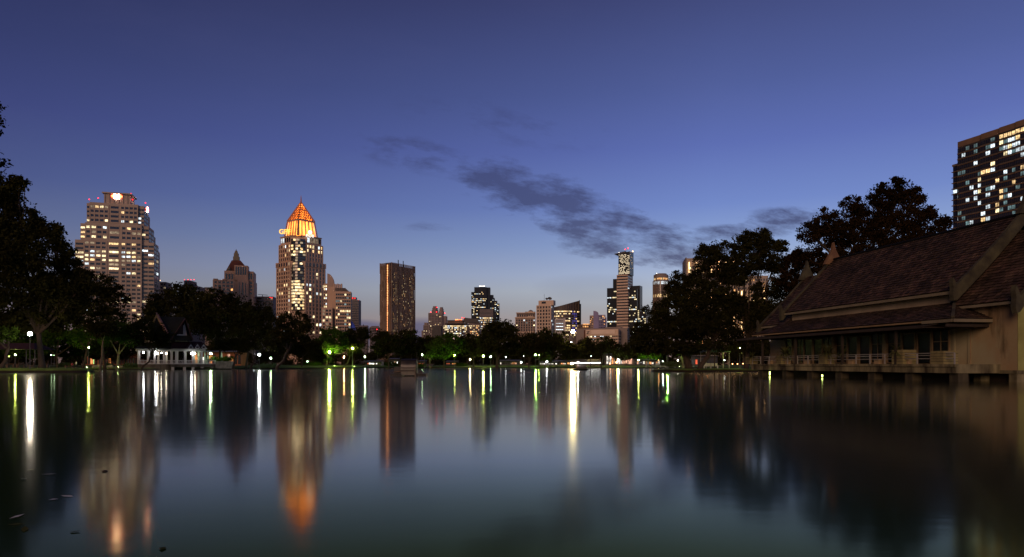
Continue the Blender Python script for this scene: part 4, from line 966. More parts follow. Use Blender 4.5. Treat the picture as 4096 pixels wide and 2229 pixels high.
# giant tree on the near left bank, and its neighbours
tree('giant dark tree filling left edge above the brightest lamp', 168, 131, [(-70, 790, 130, 110), (20, 775, 75, 85), (75, 745, 45, 45), (70, 900, 105, 105), (170, 925, 65, 45), (235, 950, 42, 42), (130, 1030, 140, 90), (250, 1060, 65, 50), (-30, 1020, 150, 150), (60, 1180, 170, 85), (300, 1100, 55, 38), (190, 1140, 125, 75), (150, 1260, 140, 62), (30, 1285, 120, 55), (255, 1010, 50, 45), (330, 1150, 60, 40), (275, 1225, 95, 62)],
     size=.5, r=.55, fork_py=1330, seed=3, thick=.5, dens=5)
tree('dark broad tree under the left side of stepped tower', 420, 172, [(330, 1170, 70, 65), (425, 1150, 62, 55), (455, 1205, 62, 70), (350, 1250, 100, 70), (250, 1240, 90, 90), (440, 1280, 75, 45)], size=.5, r=.3, fork_py=1360, seed=4)
tree('spreading tree whose crown rises behind the pavilion roof', 705, 222, [(640, 1215, 62, 55), (715, 1180, 70, 55), (760, 1205, 62, 55), (690, 1250, 110, 60), (600, 1250, 45, 45)], size=.6, r=.35, fork_py=1330, seed=5)
tree('tall bushy tree right of the pavilion roof', 880, 205, [(850, 1215, 70, 60), (930, 1220, 62, 55), (800, 1260, 60, 80), (880, 1300, 110, 75), (960, 1270, 50, 70)], size=.6, r=.4, fork_py=1390, seed=6)
tree('dense dark tree between pavilion and leaning tree', 985, 195, [(1025, 1250, 55, 55), (1070, 1270, 40, 60), (1000, 1310, 75, 65), (1065, 1340, 55, 50), (960, 1350, 60, 40)], size=.55, r=.3, fork_py=1400, seed=7)
tree('leaning tree with dark trunk on the shore below the pyramid tower', 1108, 177, [(1140, 1290, 50, 45), (1190, 1280, 52, 40), (1235, 1300, 30, 28), (1120, 1330, 55, 45), (1200, 1335, 62, 40), (1165, 1345, 70, 38), (1090, 1375, 50, 30)], size=.45, dens=2.6, r=.36, fork_py=1400, lean=2.2, seed=8, zbase=.5)
tree('low dark tree right of leaning tree with pyramid tower above', 1208, 205, [(1230, 1375, 45, 38), (1180, 1395, 45, 28), (1265, 1385, 38, 38), (1215, 1410, 50, 22)], size=.5, r=.22, fork_py=1425, seed=9)
tree('dark tree left of bright green star lamp', 1305, 232, [(1315, 1335, 40, 40), (1300, 1375, 50, 40), (1355, 1360, 42, 45), (1335, 1390, 50, 30)], leaf='leafg', size=.55, r=.25, fork_py=1430, seed=10)
tree('rounded dark tree below the banded tower', 1382, 237, [(1390, 1350, 45, 42), (1430, 1345, 48, 42), (1455, 1330, 30, 28), (1415, 1385, 62, 34)], size=.55, r=.22, fork_py=1420, lean=1, seed=11, zbase=.6)
tree('dark round tree left of the water wheel and dark slab', 1555, 240, [(1520, 1350, 35, 35), (1555, 1355, 45, 38), (1530, 1390, 55, 35), (1580, 1385, 40, 40)], size=.55, r=.3, fork_py=1425, seed=12)
tree('tall dark tree directly in front of the dark condominium slab', 1597, 245, [(1612, 1350, 38, 35), (1640, 1350, 38, 32), (1600, 1385, 45, 38), (1645, 1385, 40, 36)], size=.55, r=.3, fork_py=1425, seed=13)
tree('loose dark tree just right of dark condominium slab', 1665, 248, [(1675, 1375, 38, 32), (1705, 1375, 32, 28), (1690, 1402, 45, 28)], size=.5, r=.2, fork_py=1430, seed=14)
tree('bright green floodlit tree in the middle of far lawn', 1776, 243, [(1770, 1375, 45, 40), (1810, 1370, 42, 40), (1740, 1390, 38, 34), (1790, 1400, 62, 36), (1760, 1415, 45, 26), (1790, 1345, 25, 18)], leaf='leafg', size=.5, dens=3.2, r=.28, fork_py=1436, seed=15)
tree('small pale green lit sapling beside a pole lamp', 1720, 240, [(1716, 1418, 16, 13), (1730, 1424, 14, 11), (1708, 1426, 10, 8)], leaf='leafg', size=.4, dens=2, r=.14, fork_py=1436, bark='palebark', seed=16)
tree('dark tree between green floodlit tree and big round tree', 1895, 246, [(1855, 1365, 40, 35), (1895, 1362, 42, 30), (1875, 1395, 60, 35), (1925, 1390, 40, 40)], size=.55, r=.22, fork_py=1430, seed=17)
tree('big round dark tree in the middle of the far shore', 1988, 240, [(1968, 1318, 48, 42), (2015, 1315, 46, 40), (1940, 1355, 40, 42), (2000, 1360, 80, 55), (2050, 1345, 38, 48), (2045, 1385, 42, 35), (1960, 1395, 45, 28)], size=.6, dens=4, r=.5, fork_py=1430, seed=18)
tree('dark tree under the mauve hotel block', 2116, 240, [(2110, 1360, 45, 36), (2150, 1355, 42, 34), (2125, 1395, 60, 34), (2165, 1385, 45, 40)], size=.55, r=.25, fork_py=1430, seed=19)
tree('dark tree under the cream gridded apartment tower', 2200, 244, [(2185, 1330, 22, 30), (2200, 1355, 45, 34), (2240, 1360, 40, 36), (2215, 1395, 65, 34)], size=.55, r=.25, fork_py=1430, seed=20)
tree('dark tree around the pole of highest lamp', 2298, 250, [(2290, 1400, 32, 28), (2262, 1390, 30, 34), (2310, 1405, 28, 25), (2285, 1420, 48, 20)], size=.5, r=.2, fork_py=1440, seed=21)
tree('small dark tree at the left end of the mall', 2362, 242, [(2365, 1370, 35, 22), (2350, 1392, 38, 24), (2390, 1390, 32, 26)], size=.5, dens=2.8, r=.18, fork_py=1428, seed=22)
tree('dark tree in front of middle of the mall', 2405, 236, [(2432, 1368, 34, 24), (2415, 1395, 48, 28), (2455, 1388, 32, 30)], size=.5, dens=3, r=.2, fork_py=1430, seed=23)
tree('dark tree at the right end of the mall', 2496, 236, [(2500, 1396, 32, 22), (2478, 1412, 34, 20), (2520, 1410, 36, 24)], size=.5, r=.18, fork_py=1436, seed=24)
tree('dark low tree behind the red roofed shelter at far left', 60, 185, [(-20, 1300, 90, 70), (70, 1320, 90, 60), (150, 1345, 80, 55), (20, 1390, 110, 40), (130, 1405, 90, 32)], leaf='leafg', size=.5, dens=3, r=.3, fork_py=1430, seed=61)
tree('dark tree between shelter and bench in the back', 240, 200, [(230, 1360, 80, 50), (310, 1375, 70, 45), (270, 1410, 90, 30), (390, 1375, 60, 45)], leaf='leafg', size=.5, dens=3, r=.3, fork_py=1435, seed=62)
tree('dark tree behind multi stemmed tree left of pavilion', 500, 212, [(450, 1370, 70, 50), (520, 1385, 70, 45), (580, 1370, 60, 50)], size=.5, dens=3, r=.3, fork_py=1435, seed=63)
# the right hand group
tree('huge spreading tree with wide low crown right of mall', 2755, 142, [(2708, 1130, 42, 48), (2690, 1190, 55, 62), (2740, 1190, 50, 62), (2640, 1255, 62, 58), (2575, 1330, 66, 46), (2540, 1370, 40, 26), (2650, 1335, 90, 55), (2750, 1300, 100, 85), (2620, 1395, 95, 26), (2720, 1390, 110, 34)], size=.34, dens=2.7, r=.75, fork_py=1390, seed=30, zbase=.6, k=1.7)
tree('tall dark tree in front of pinkish hotel', 2800, 136, [(2870, 1010, 52, 46), (2818, 1030, 52, 52), (2890, 1075, 78, 62), (2800, 1110, 58, 62), (2845, 1180, 85, 58), (2915, 1105, 40, 50), (2790, 1250, 95, 80), (2880, 1310, 105, 80), (2920, 1215, 60, 45)], size=.34, dens=2.7, r=.5, fork_py=1360, lean=2, seed=31, zbase=.6, k=1.7)
tree('tallest dark tree right of the pinkish hotel bars', 2985, 134, [(3010, 968, 62, 50), (3045, 955, 42, 40), (2960, 990, 52, 52), (3065, 1010, 68, 60), (3122, 985, 30, 28), (2990, 1060, 95, 58), (3110, 1060, 52, 50), (2955, 1110, 50, 40), (2975, 1235, 105, 62), (3060, 1280, 95, 85), (3125, 1180, 60, 90), (3020, 1380, 105, 42), (3030, 1170, 30, 45)], size=.34, dens=2.9, r=.45, fork_py=1370, seed=32, zbase=.6, k=1.7)
tree('great rust tinged tree rising behind the boathouse roof', 3450, 122, [(3245, 935, 62, 52), (3320, 890, 72, 56), (3420, 835, 66, 56), (3520, 800, 66, 62), (3600, 765, 62, 58), (3660, 800, 62, 56), (3720, 860, 55, 45), (3770, 895, 35, 36), (3400, 940, 125, 75), (3560, 900, 145, 90), (3700, 950, 100, 60), (3260, 1040, 80, 75), (3380, 1060, 120, 70), (3550, 1020, 150, 70)], leaf='leafr', size=.34, dens=2.9, r=.8, fork_py=1180, seed=33, zbase=.6, thick=.5, k=1.7)
tree('smaller rusty tree between boathouse gable and tallest tree', 3160, 128, [(3190, 1040, 50, 50), (3165, 1110, 55, 60), (3200, 1190, 55, 65), (3140, 1270, 45, 50)], leaf='leafr', size=.34, dens=2.8, r=.3, fork_py=1370, seed=34, zbase=.6, k=1.7)
# overhanging branch of a tree mostly outside the left edge
tree('overhanging tree mostly outside the upper left edge', -330, 60, [(-120, 470, 128, 70), (-200, 620, 170, 90), (-330, 760, 200, 120), (-12, 425, 14, 22), (-8, 480, 16, 26)], size=.28, dens=2.4, r=.5, fork_py=1000, seed=35, zbase=0)
# smaller trees on the left lawn
tree('young leaning tree beside the green lamp on left lawn', 332, 166, [(350, 1330, 60, 26), (300, 1345, 45, 24), (390, 1340, 40, 22)], leaf='leafg', size=.4, dens=2.2, r=.3, fork_py=1400, lean=.8, seed=40)
tree('slender pale trunked tree on the left shore', 402, 160, [(410, 1325, 60, 30), (450, 1310, 45, 26), (385, 1300, 40, 30)], size=.42, dens=2.6, r=.22, fork_py=1360, bark='palebark', lean=.4, seed=41)
tree('multi stemmed tree left of the pavilion', 470, 166, [(490, 1320, 70, 40), (450, 1350, 50, 30), (520, 1360, 55, 32)], leaf='leafg', size=.42, dens=2.6, r=.3, fork_py=1415, bark='palebark', seed=42)
tree('crooked tree curving over left end of the pavilion', 568, 168, [(600, 1320, 70, 42), (540, 1330, 55, 40), (655, 1345, 52, 34), (620, 1370, 70, 24), (560, 1290, 50, 30)], size=.42, dens=3.2, r=.22, fork_py=1412, lean=2.4, seed=43)
tree('dark tree with low foliage behind the bench', 230, 175, [(250, 1330, 90, 45), (180, 1350, 60, 45), (310, 1365, 50, 30), (120, 1350, 70, 50)], leaf='leafg', size=.45, dens=2.6, r=.25, fork_py=1420, seed=44)
tree('tree leaning in from left edge by the shelter', 5, 124, [(-30, 1330, 60, 40), (30, 1340, 50, 34)], leaf='leafg', size=.4, dens=2.2, r=.35, fork_py=1395, lean=1.4, seed=45, zbase=.8)
tree('dark tree right beside the pavilion deck', 932, 172, [(950, 1370, 55, 26), (900, 1380, 50, 24), (985, 1385, 40, 22)], size=.42, dens=2.6, r=.26, fork_py=1420, lean=.6, seed=46)
tree('curved trunk tree left of the white shore lamp', 1003, 174, [(1010, 1375, 50, 28), (1060, 1385, 38, 22), (975, 1395, 35, 22)], size=.42, dens=2.4, r=.24, fork_py=1425, lean=1.0, seed=47)
tree('small lit tree directly under the green star lamp', 1310, 224, [(1312, 1436, 14, 12), (1302, 1445, 11, 8), (1322, 1444, 11, 9)], leaf='leafg', size=.35, dens=1.5, r=.07, fork_py=1450, seed=48)
tree('young green tree left of the white wire fence', 2608, 205, [(2600, 1425, 26, 16), (2570, 1420, 22, 15), (2630, 1430, 20, 14)], leaf='leafg', size=.4, dens=2, r=.2, fork_py=1440, lean=-1.2, seed=49)
tree('floodlit pale trunked tree right of the wire fence', 2733, 190, [(2715, 1405, 26, 16), (2740, 1408, 20, 14), (2697, 1412, 14, 12)], leaf='leafg', size=.4, dens=1.8, r=.32, fork_py=1438, bark='palebark', seed=50)
tree('thin tree on the right islet in front of the green canopy', 2858, 136, [(2845, 1385, 50, 22), (2885, 1390, 40, 18)], size=.4, dens=2, r=.12, fork_py=1415, seed=51, zbase=.62)
tree('leaning bare trunk beside the right star lamp', 2985, 139, [(2965, 1370, 40, 24), (3010, 1365, 40, 26)], size=.4, dens=2, r=.22, fork_py=1410, lean=-.8, bark='palebark', seed=52, zbase=.62)
tree('small drooping tree leaning over water right of boat lamps', 2180, 236, [(2190, 1437, 16, 8), (2172, 1441, 12, 7), (2200, 1445, 10, 6)], leaf='leafg', size=.35, dens=1.6, r=.12, fork_py=1450, bark='palebark', seed=53)
# far row: six shapes copied
protos = []
for k in range(5):
    rnd = random.Random(60+k); bl = [((rnd.uniform(-2.5, 2.5), rnd.uniform(-2, 2), 6+rnd.uniform(-1.5, 2.5)), (rnd.uniform(2.6, 3.8), rnd.uniform(2.4, 3.4), rnd.uniform(1.8, 2.8))) for q in range(5)]
    protos.append((bpy.data.meshes['crown'] if False else leaf_mesh('crown', bl, .6, 3.0, 60+k, 'leaf'), trunk_mesh(.22, (rnd.uniform(-.4, .4), 0, 3.4), bl, 60+k).build('trunk', mesh_only=True)))
rnd = random.Random(9); far = []
x = -235
while x < 130:
    Y = 285+rnd.uniform(0, 45) if x > -60 else 245+rnd.uniform(0, 40)
    far.append((x, Y)); x += rnd.uniform(4.2, 6.5)
for i, (x, Y) in enumerate(far):
    cm, tm = protos[i % 5]; s = rnd.uniform(.75, 1.1)*Y/290
    t = thing('park_tree', 'dark tree in the shadowy far row behind the lakeside trees', 'tree', (x, Y, gz(x, Y)), rnd.uniform(0, 6.28), 'trees of the shadowy far row')
    t.scale = (s, s, s*rnd.uniform(.85, 1.1))
    for nm, me in (('crown', cm), ('trunk', tm)): o = bpy.data.objects.new(nm, me); col.objects.link(o); o.parent = t
rng_ = np.random.default_rng(8); ub = []
for k in range(150):
    ux = -240+k*2.75; ub.append(((ux, (306 if ux > -60 else 292)+rng_.uniform(-4, 4)+14, 2.8+rng_.uniform(0, 1.2)), (2.8, 2.2, rng_.uniform(2.8, 4.2))))
o = bpy.data.objects.new('undergrowth', leaf_mesh('undergrowth', ub, .6, 2.2, 77, 'leaf')); col.objects.link(o); o['kind'] = 'stuff'
# hedges and shrubs
def shrub(label, px, Y, w_, h_, d=1.2, name='shrub', cat='shrub', leaf='hedge', py=None, group=None):
    X0 = PX(px, Y); g = gz(X0, Y) if py is None else PZ(py, Y)
    bl = [((q*w_*.5, 0, h_*.5), (max(.3, w_*.28), d, h_*.55)) for q in (-.8, -.3, .2, .75)]
    me = leaf_mesh(name, bl, .22, 3.0, int(px), leaf); o = bpy.data.objects.new(name, me); col.objects.link(o); o.location = (X0, Y, g-.05)
    return tag(o, label, cat, group)
shrub('trimmed hedge in planter right of the pavilion', 890, 188, 6, 1.3, name='hedge', cat='hedge', leaf='leafg', py=1446)
shrub('green lit hedge on lawn right of the leaning tree', 1250, 236, 5, 1.2, leaf='leafg', name='hedge', cat='hedge')
shrub('green hedge behind the left tree of the dark slab', 1572, 262, 5.5, 1.6, leaf='leafg', name='hedge', cat='hedge')
shrub('bright green low bush at foot of white arm lamp', 1683, 246, 3, 1.1, leaf='leafg')
shrub('bush right of the floodlit green tree', 1845, 258, 4, 1.2, leaf='leafg')
shrub('dark bush under the dense tree right of pavilion', 1080, 186, 5, 1.0)
shrub('low bush on lawn right of slender pale tree', 408+25, 190, 2.2, 1.0)
shrub('bush left of the pavilion deck', 525, 180, 3.0, 1.2)
shrub('dark bush at left tip of the right islet', 2686, 139, 3.2, 1.0, py=1466)
shrub('low bush behind the bench on left lawn', 270, 190, 4, 1.2)
# rocks on the left lawn
for px, s, lab in [(389, 1.0, 'grey boulder left of the slender pale tree'), (441, .9, 'grey boulder right of the slender pale tree'), (487, .6, 'small grey boulder by the multi stemmed tree')]:
    bm = bmesh.new(); bmesh.ops.create_icosphere(bm, subdivisions=3, radius=1); rnd = random.Random(px)
    for v in bm.verts:
        n = v.co.normalized(); v.co *= 1+.25*math.sin(n.x*3+px)*math.cos(n.y*4)+rnd.uniform(-.05, .05); v.co.z *= .5; v.co.x *= 1.25
    me = bpy.data.meshes.new('boulder'); bm.to_mesh(me); bm.free(); me.materials.append(M['stone']); o = bpy.data.objects.new('boulder', me); col.objects.link(o)
    X0 = PX(px, 180); o.location = (X0, 180, gz(X0, 180)+.15); o.scale = (s, s, s); tag(o, lab, 'rock')
# ================================================================== lamps
LC = {'ww': (1, .86, .66), 'gy': (.80, 1, .16), 'gn': (.42, 1, .14), 'wh': (.92, .97, 1), 'wg': (.66, 1, .52), 'or': (1, .42, .14), 'ye': (1, .80, .30)}
def glow(c, s):
    k = f'lamp_glass_{c}_{s}'
    if k not in M: M[k] = emis(k, LC[c], s, sample=True)
    return k
def lamp(label, px, py, Y, c, s, r=.28, z0=None, arm=0, name='street_lamp', group=None):
    p = P(px, py, Y); g = gz(p.x, Y) if z0 is None else z0; s = int(s*4.4) if s > 35 else s*2; r *= .62
    t = thing(name, label, 'lamp', (p.x+arm, Y, g), 0, group); h_ = p.z-g
    b = MB(); b.tube([(0, 0, -.3), (0, 0, .25), (0, 0, .3), (0, 0, h_-r*.9)] if not arm else [(0, 0, -.3), (0, 0, .25), (0, 0, .3), (0, 0, h_+r*.6)], [.16, .14, .07, .05], 'metal', 8)
    if arm: b.tube([(0, 0, h_+r*.3), (-arm, 0, h_+r*1.1)], .04, 'metal', 6)
    else: b.lathe((0, 0, h_-r*1.1), [(.06, 0), (r*.6, .02), (r*.7, r*.25)], 'metal', 10)
    b.build('pole', t)
    b = MB(); b.lathe((0, 0, 0), sphere(r, 14, 8), glow(c, s), 14); b.build('lamp_globe', t, (-arm, 0, h_), smooth=True)
    if not arm:
        b = MB(); b.lathe((0, 0, h_+r*.9), [(r*.55, 0), (r*.3, r*.18), (.03, r*.3)], 'metal', 10); b.build('cap', t)
    return t
lamp('brightest warm white lamp on tall pole at the left bank', 120, 1336, 121.5, 'ww', 75, .55, .7)
lamp('small greenish lamp by shelter at far left', 61, 1420, 142, 'gy', 60, .2)
lamp('yellow green lamp above left lawn among trees', 353, 1390, 172, 'gy', 180, .3)
lamp('white globe lamp on post right of the pavilion', 843, 1415, 186, 'wg', 130, .34)
lamp('bright white lamp alone on shore right of the pavilion', 1037, 1419, 178, 'wh', 150, .36)
lamp('bright yellow green lamp above small lit tree', 1318, 1409, 228, 'gy', 420, .42)
lamp('yellow lamp on leaning trunk below banded tower', 1410, 1394, 234, 'gy', 220, .36)
lamp('small orange lamp between two green ones', 1376, 1429, 262, 'or', 90, .3)
lamp('small white green lamp left of the dark slab trees', 1460, 1428, 255, 'wg', 110, .3)
lamp('high dim lamp above the water wheel', 1647, 1393, 255, 'wg', 14, .3)
lamp('white globe on white pole with side arm right of water wheel', 1689, 1419.5, 245, 'wg', 20, .38, arm=.8)
lamp('slim path lamp right of floodlit green tree', 1818, 1421.5, 244, 'gy', 40, .3)
lamp('low warm lamp beneath trees left of green lamp', 1880, 1438, 256, 'ye', 45, .42)
lamp('green haloed lamp left of the big round tree', 1933, 1424, 248, 'gy', 150, .38)
lamp('small pale lamp just left of big round tree', 1963, 1427, 250, 'wg', 45, .28)
lamp('vivid green lamp right of big round tree', 2143, 1419, 246, 'gn', 200, .4)
lamp('small yellow lamp beside the vivid green lamp', 2156, 1421, 247, 'gy', 40, .26)
lamp('highest big yellow mast lamp over centre right trees', 2292, 1327, 255, 'ye', 330, 1.0)
lamp('white lamp on mast below the highest yellow lamp', 2285, 1369, 262, 'wh', 14, .3)
lamp('white green lamp on lawn under the mall', 2473, 1441, 232, 'wg', 160, .36)
lamp('small yellow green lamp on lawn right of mall', 2554, 1441, 236, 'gy', 70, .3)
lamp('tall green floodlight pole beside wire fence', 2667, 1396, 200, 'gn', 60, .24)
lamp('second green floodlight pole just right of the first', 2671, 1404.5, 196, 'gn', 190, .26)
lamp('white lamp inside the wire fence', 2652, 1447, 240, 'wh', 70, .32)
lamp('small lamp on pole left of floodlit trunk', 2711.5, 1442, 196, 'ww', 25, .22)
lamp('white lamp behind trunk of huge spreading tree', 2748, 1447, 245, 'wh', 50, .34)
lamp('small blue white lamp under green canopy', 2812, 1450, 235, 'wh', 50, .28)
lamp('bright yellow green lamp left of the boathouse', 2959, 1395, 141, 'gy', 330, .26, .62)
M['floodgreen'] = emis('green_floodlight_glass', (.55, 1, .16), 2600, sample=True); M['floodsoft'] = emis('soft_floodlight_glass', (.62, 1, .22), 420, sample=True)
for px, Yf, lab in [(1728, 236, 'small ground floodlight under the bright green tree'), (2722, 186, 'small ground floodlight at foot of the pale floodlit trunk'), (1335, 230, 'small ground floodlight right of the small lit tree'), (1826, 241, 'small ground floodlight by the slim path lamp'), (345, 163, 'small ground floodlight at foot of the young leaning tree'), (1418, 234, 'small ground floodlight under rounded dark tree'), (1945, 244, 'small ground floodlight left of big round tree trunk'), (2590, 202, 'small ground floodlight left of the wire fence'), (470, 163, 'small ground floodlight at foot of the multi stemmed tree')]:
    fs = 'floodgreen' if px > 600 else 'floodsoft'; X0 = PX(px, Yf); t = thing('ground_floodlight', lab, 'floodlight', (X0, Yf, gz(X0, Yf)))  # floodlights added to raise the green on foliage; the green tree's is inferred
    b = MB(); b.box(-.2, .2, -.16, .16, 0, .2, 'frame'); b.box(-.2, .2, -.17, -.15, .2, .32, 'frame'); b.build('housing', t)
    b = MB(); b.quad((-.17, -.13, .205), (.17, -.13, .205), (.17, .14, .24), (-.17, .14, .24), fs); b.build('lamp_glass', t)  # glowing face of the added foliage fill light
# many small far lights of the street behind the park
rnd = random.Random(21)
for px, py, c, s, r in [(36, 1426, 'gy', 8, .2), (410, 1425, 'wh', 6, .2), (205, 1420, 'wg', 10, .25), (217, 1421, 'wg', 14, .25), (1230, 1447, 'wg', 22, .3), (1298, 1440, 'wh', 9, .25), (1083, 1433, 'wg', 26, .4), (1015, 1440, 'wh', 8, .3), (1110, 1440, 'gy', 9, .3), (2023, 1428, 'wh', 9, .3), (2096, 1424, 'wh', 9, .3), (2085, 1450, 'wh', 14, .35), (2187, 1447, 'wh', 28, .45),
                        (1510, 1402, 'gn', 8, .35), (1892, 1419, 'or', 9, .25), (2365, 1425, 'wh', 9, .3), (2440, 1455, 'or', 10, .3), (2466, 1450, 'or', 26, .34), (2635, 1440, 'or', 12, .4), (2715, 1394, 'wh', 9, .25), (2740, 1448, 'wh', 20, .3), (2830, 1398, 'or', 10, .4), (2898, 1441, 'wh', 8, .3), (2930, 1456, 'or', 8, .3), (2950, 1456, 'or', 8, .25), (2972, 1455, 'or', 8, .25)]:
    lamp('tiny far street light glimmering between the park trunks', px, py, 280 if px > 1100 else 225, c, s, r, group='tiny far street lights')
# lit shop fronts behind the park
def shop(label, px0, px1, top, Y, wall, mats, n, cat='building', p=.85, bot=1457, name='shop_building'):
    X0 = PX(px0, Y); X1 = PX(px1, Y); g = gz((X0+X1)/2, Y); zt = PZ(top, Y); t = thing(name, label, cat, ((X0+X1)/2, Y, g)); L = X1-X0; h_ = zt-g
    b = MB(); b.box(-L/2, L/2, 0, 6, 0, h_, 'darkpanel' if wall == 'mauve' else wall); b.build('wall', t)
    b = MB(); b.hexa([(-L/2-.2, -1.6, h_-.05), (L/2+.2, -1.6, h_-.05), (L/2+.2, 6.2, h_+.35), (-L/2-.2, 6.2, h_+.35)], [(-L/2-.2, -1.6, h_+.1), (L/2+.2, -1.6, h_+.1), (L/2+.2, 6.2, h_+.5), (-L/2-.2, 6.2, h_+.5)], 'darkroof'); b.build('awning', t)
    rnd = random.Random(int(px0)); zb = max(.5, PZ(bot, Y)-g)
    for k in range(n):
        x = -L/2+L*(k+.5)/n; w_ = L/n*rnd.uniform(.45, .85); hh = (h_-.5-zb)*rnd.uniform(.55, .95)
        b = MB(); b.box(-w_/2, w_/2, -.12, -.03, 0, hh, rnd.choice(mats) if rnd.random() < p else 'glass'); b.build('shop_window', t, (x, 0, zb))
    return t
for k, c, s in [('s_white', (1, .90, .80), 1.5), ('s_pink', (1, .52, .34), 1.2), ('s_orange', (1, .36, .10), 1.4), ('s_red', (1, .14, .05), .7), ('s_green', (.6, 1, .3), .9)]: M[k] = emis(k, c, s, 1, .5, dark=.15)
M['s_whiteblow'] = emis('s_whiteblow', (1, .95, .88), 4, 1, .8, dark=.2)
shop('white lit kiosk left of the dark slab trees', 1462, 1524, 1447, 275, 'mauve', ['s_whiteblow', 's_white', 's_red'], 9)
shop('reddish lit stall behind trees of the dark slab', 1555, 1592, 1437, 290, 'mauve', ['s_whiteblow', 's_red', 's_pink', 's_white'], 7, p=.7)
shop('small red lit stall right of the water wheel', 1672, 1700, 1446, 290, 'mauve', ['s_red', 's_orange'], 4)
shop('dim red lit stall behind the floodlit green tree', 1785, 1830, 1447, 290, 'mauve', ['s_red', 's_green', 's_orange'], 6, p=.6)
shop('row of dim stalls left of vivid green lamp', 2000, 2085, 1444, 285, 'mauve', ['s_orange', 's_pink', 's_white', 's_green'], 14, p=.55)
shop('white lit stall row right of vivid green lamp', 2160, 2228, 1448, 285, 'mauve', ['s_whiteblow', 's_white', 's_whiteblow'], 10)
shop('pinkish lit stall row left of the marquee', 2230, 2290, 1446, 287, 'mauve', ['s_pink', 's_white', 's_orange', 's_whiteblow'], 9)
shop('tall pink orange lit shop front right of the marquee', 2418, 2530, 1418, 300, 'mauve', ['s_pink', 's_pink', 's_orange', 's_white'], 16, p=.75)
shop('pink lit shop front left of the wire fence', 2538, 2640, 1440, 290, 'mauve', ['s_pink', 's_orange', 's_white'], 12, p=.5)
shop('dim orange lit stall under the right canopy', 2780, 2870, 1425, 270, 'mauve', ['s_orange', 's_red', 's_red'], 8, p=.4)
shop('orange walled restaurant behind the pavilion', 765, 965, 1408, 232, 'orangewall', ['s_orange', 's_pink', 's_orange', 's_white'], 14, p=.45, name='restaurant_building')
shop('dim red lit building behind the left lawn trees', 330, 560, 1412, 262, 'orangewall', ['s_red', 's_orange', 's_green'], 22, p=.35)
# marquee with a bright strip light
t = thing('marquee_tent', 'pale marquee with bright white strip light on far shore right of boat', 'tent', (PX(2345, 250), 250, gz(PX(2345, 250), 250))); S = 250/F; hw = 56*S; g = t.location.z; e = PZ(1450, 250)-g
b = MB(); b.hexa([(-hw, -2, e), (hw, -2, e), (hw, 4, e), (-hw, 4, e)], [(-hw*.9, .6, e+1.2), (hw*.9, .6, e+1.2), (hw*.9, 1.4, e+1.2), (-hw*.9, 1.4, e+1.2)], 'tarp'); b.build('tent_roof', t)
for k in range(5):
    b = MB(); b.tube([(0, 0, -.2), (0, 0, e)], .06, 'metal', 6); b.build('post', t, (-hw+hw*2*k/4, -1.9, 0))
M['striplight'] = emis('strip_light', (.95, .97, 1), 6, sample=True)
b = MB(); b.box(-hw*.97, hw*.97, -2.15, -2.03, e-.28, e-.06, 'striplight'); b.build('strip_light', t)
for k in range(6):
    b = MB(); b.box(-.5, .5, -.3, .3, 0, .75, 'wood'); b.box(-.6, .6, -.35, .35, .75, .8, 'palecloth'); tag(b.build('stall_table', None, (t.location.x-hw+1.5+k*1.6, 249.3, g)), 'cloth topped stall table under the strip lit marquee', 'table', 'tables under the marquee')
# ================================================================== water wheel aerator on the lake
Y = 88; S = Y/F; X0 = PX(1636, Y)
t = thing('water_wheel', 'floating drum covered water wheel aerator moored in mid lake', 'water wheel', (X0, Y, 0)); q = lambda px: PX(px, Y)-X0
for xa, xb in ((q(1567), q(1606)), (q(1664), q(1706))):
    b = MB(); b.hexa([(xa, -.7, -.25), (xb, -.7, -.25), (xb, 1.6, -.25), (xa, 1.6, -.25)], [(xa-.05, -.75, .36), (xb+.05, -.75, .36), (xb+.05, 1.65, .36), (xa-.05, 1.65, .36)], 'hull'); b.build('pontoon', t)
R0 = 1.0; cz = .95
prof = [(-R0*.98, .12), (-R0, cz)]+[(-R0*math.cos(R(a)), cz+R0*1.28*math.sin(R(a))) for a in range(12, 169, 12)]+[(R0, cz), (R0*.98, .12)]
xa, xb = q(1606), q(1665)
b = MB(); n = len(prof)
M['drum'] = mat('weathered_sheet', (.04, .032, .018), .35, .6, .9, spec=.6, c2=(.008, .007, .005))
for i in range(n-1): b.quad((xa, prof[i][0]+.4, prof[i][1]), (xb, prof[i][0]+.4, prof[i][1]), (xb, prof[i+1][0]+.4, prof[i+1][1]), (xa, prof[i+1][0]+.4, prof[i+1][1]), 'drum' if prof[i][1] < 1.75 else 'hull')
for zz_ in (.62, 1.0): b.box(xa, xb, prof[0][0]+.33, prof[0][0]+.37, zz_, zz_+.12, 'darkwood')
b.build('drum_cover', t, smooth=False)
for xx in (xa, xb):
    b = MB(); poly = [(xx-.04, p_[0]*.98+.4, p_[1]) for p_ in prof]; b.prism(poly, (.07, 0, 0), 'blacksteel')
    c = (xx-.06, .4, cz); b.tube([c, (xx+.1, .4, cz)], .12, 'hull', 10)
    for k in range(8): b.bar(c, (xx-.06, .4+R0*.9*math.cos(R(45*k+10)), cz+R0*.9*math.sin(R(45*k+10))), .05, .05, 'blacksteel')
    b.build('wheel_side', t)
b = MB(); b.box(q(1577), q(1603), -.2, .9, .37, 1.12, 'hull'); b.box(q(1576), q(1604), -.25, .95, 1.12, 1.17, 'hull'); b.build('motor_box', t)
b = MB(); b.box(q(1675), q(1690), -.2, .3, .37, .68, 'hull'); b.tube([(q(1679), -.2, .68), (q(1679), -.2, .9), (q(1685), -.2, .9), (q(1685), -.2, .68)], .025, 'blacksteel', 6); b.build('winch', t)
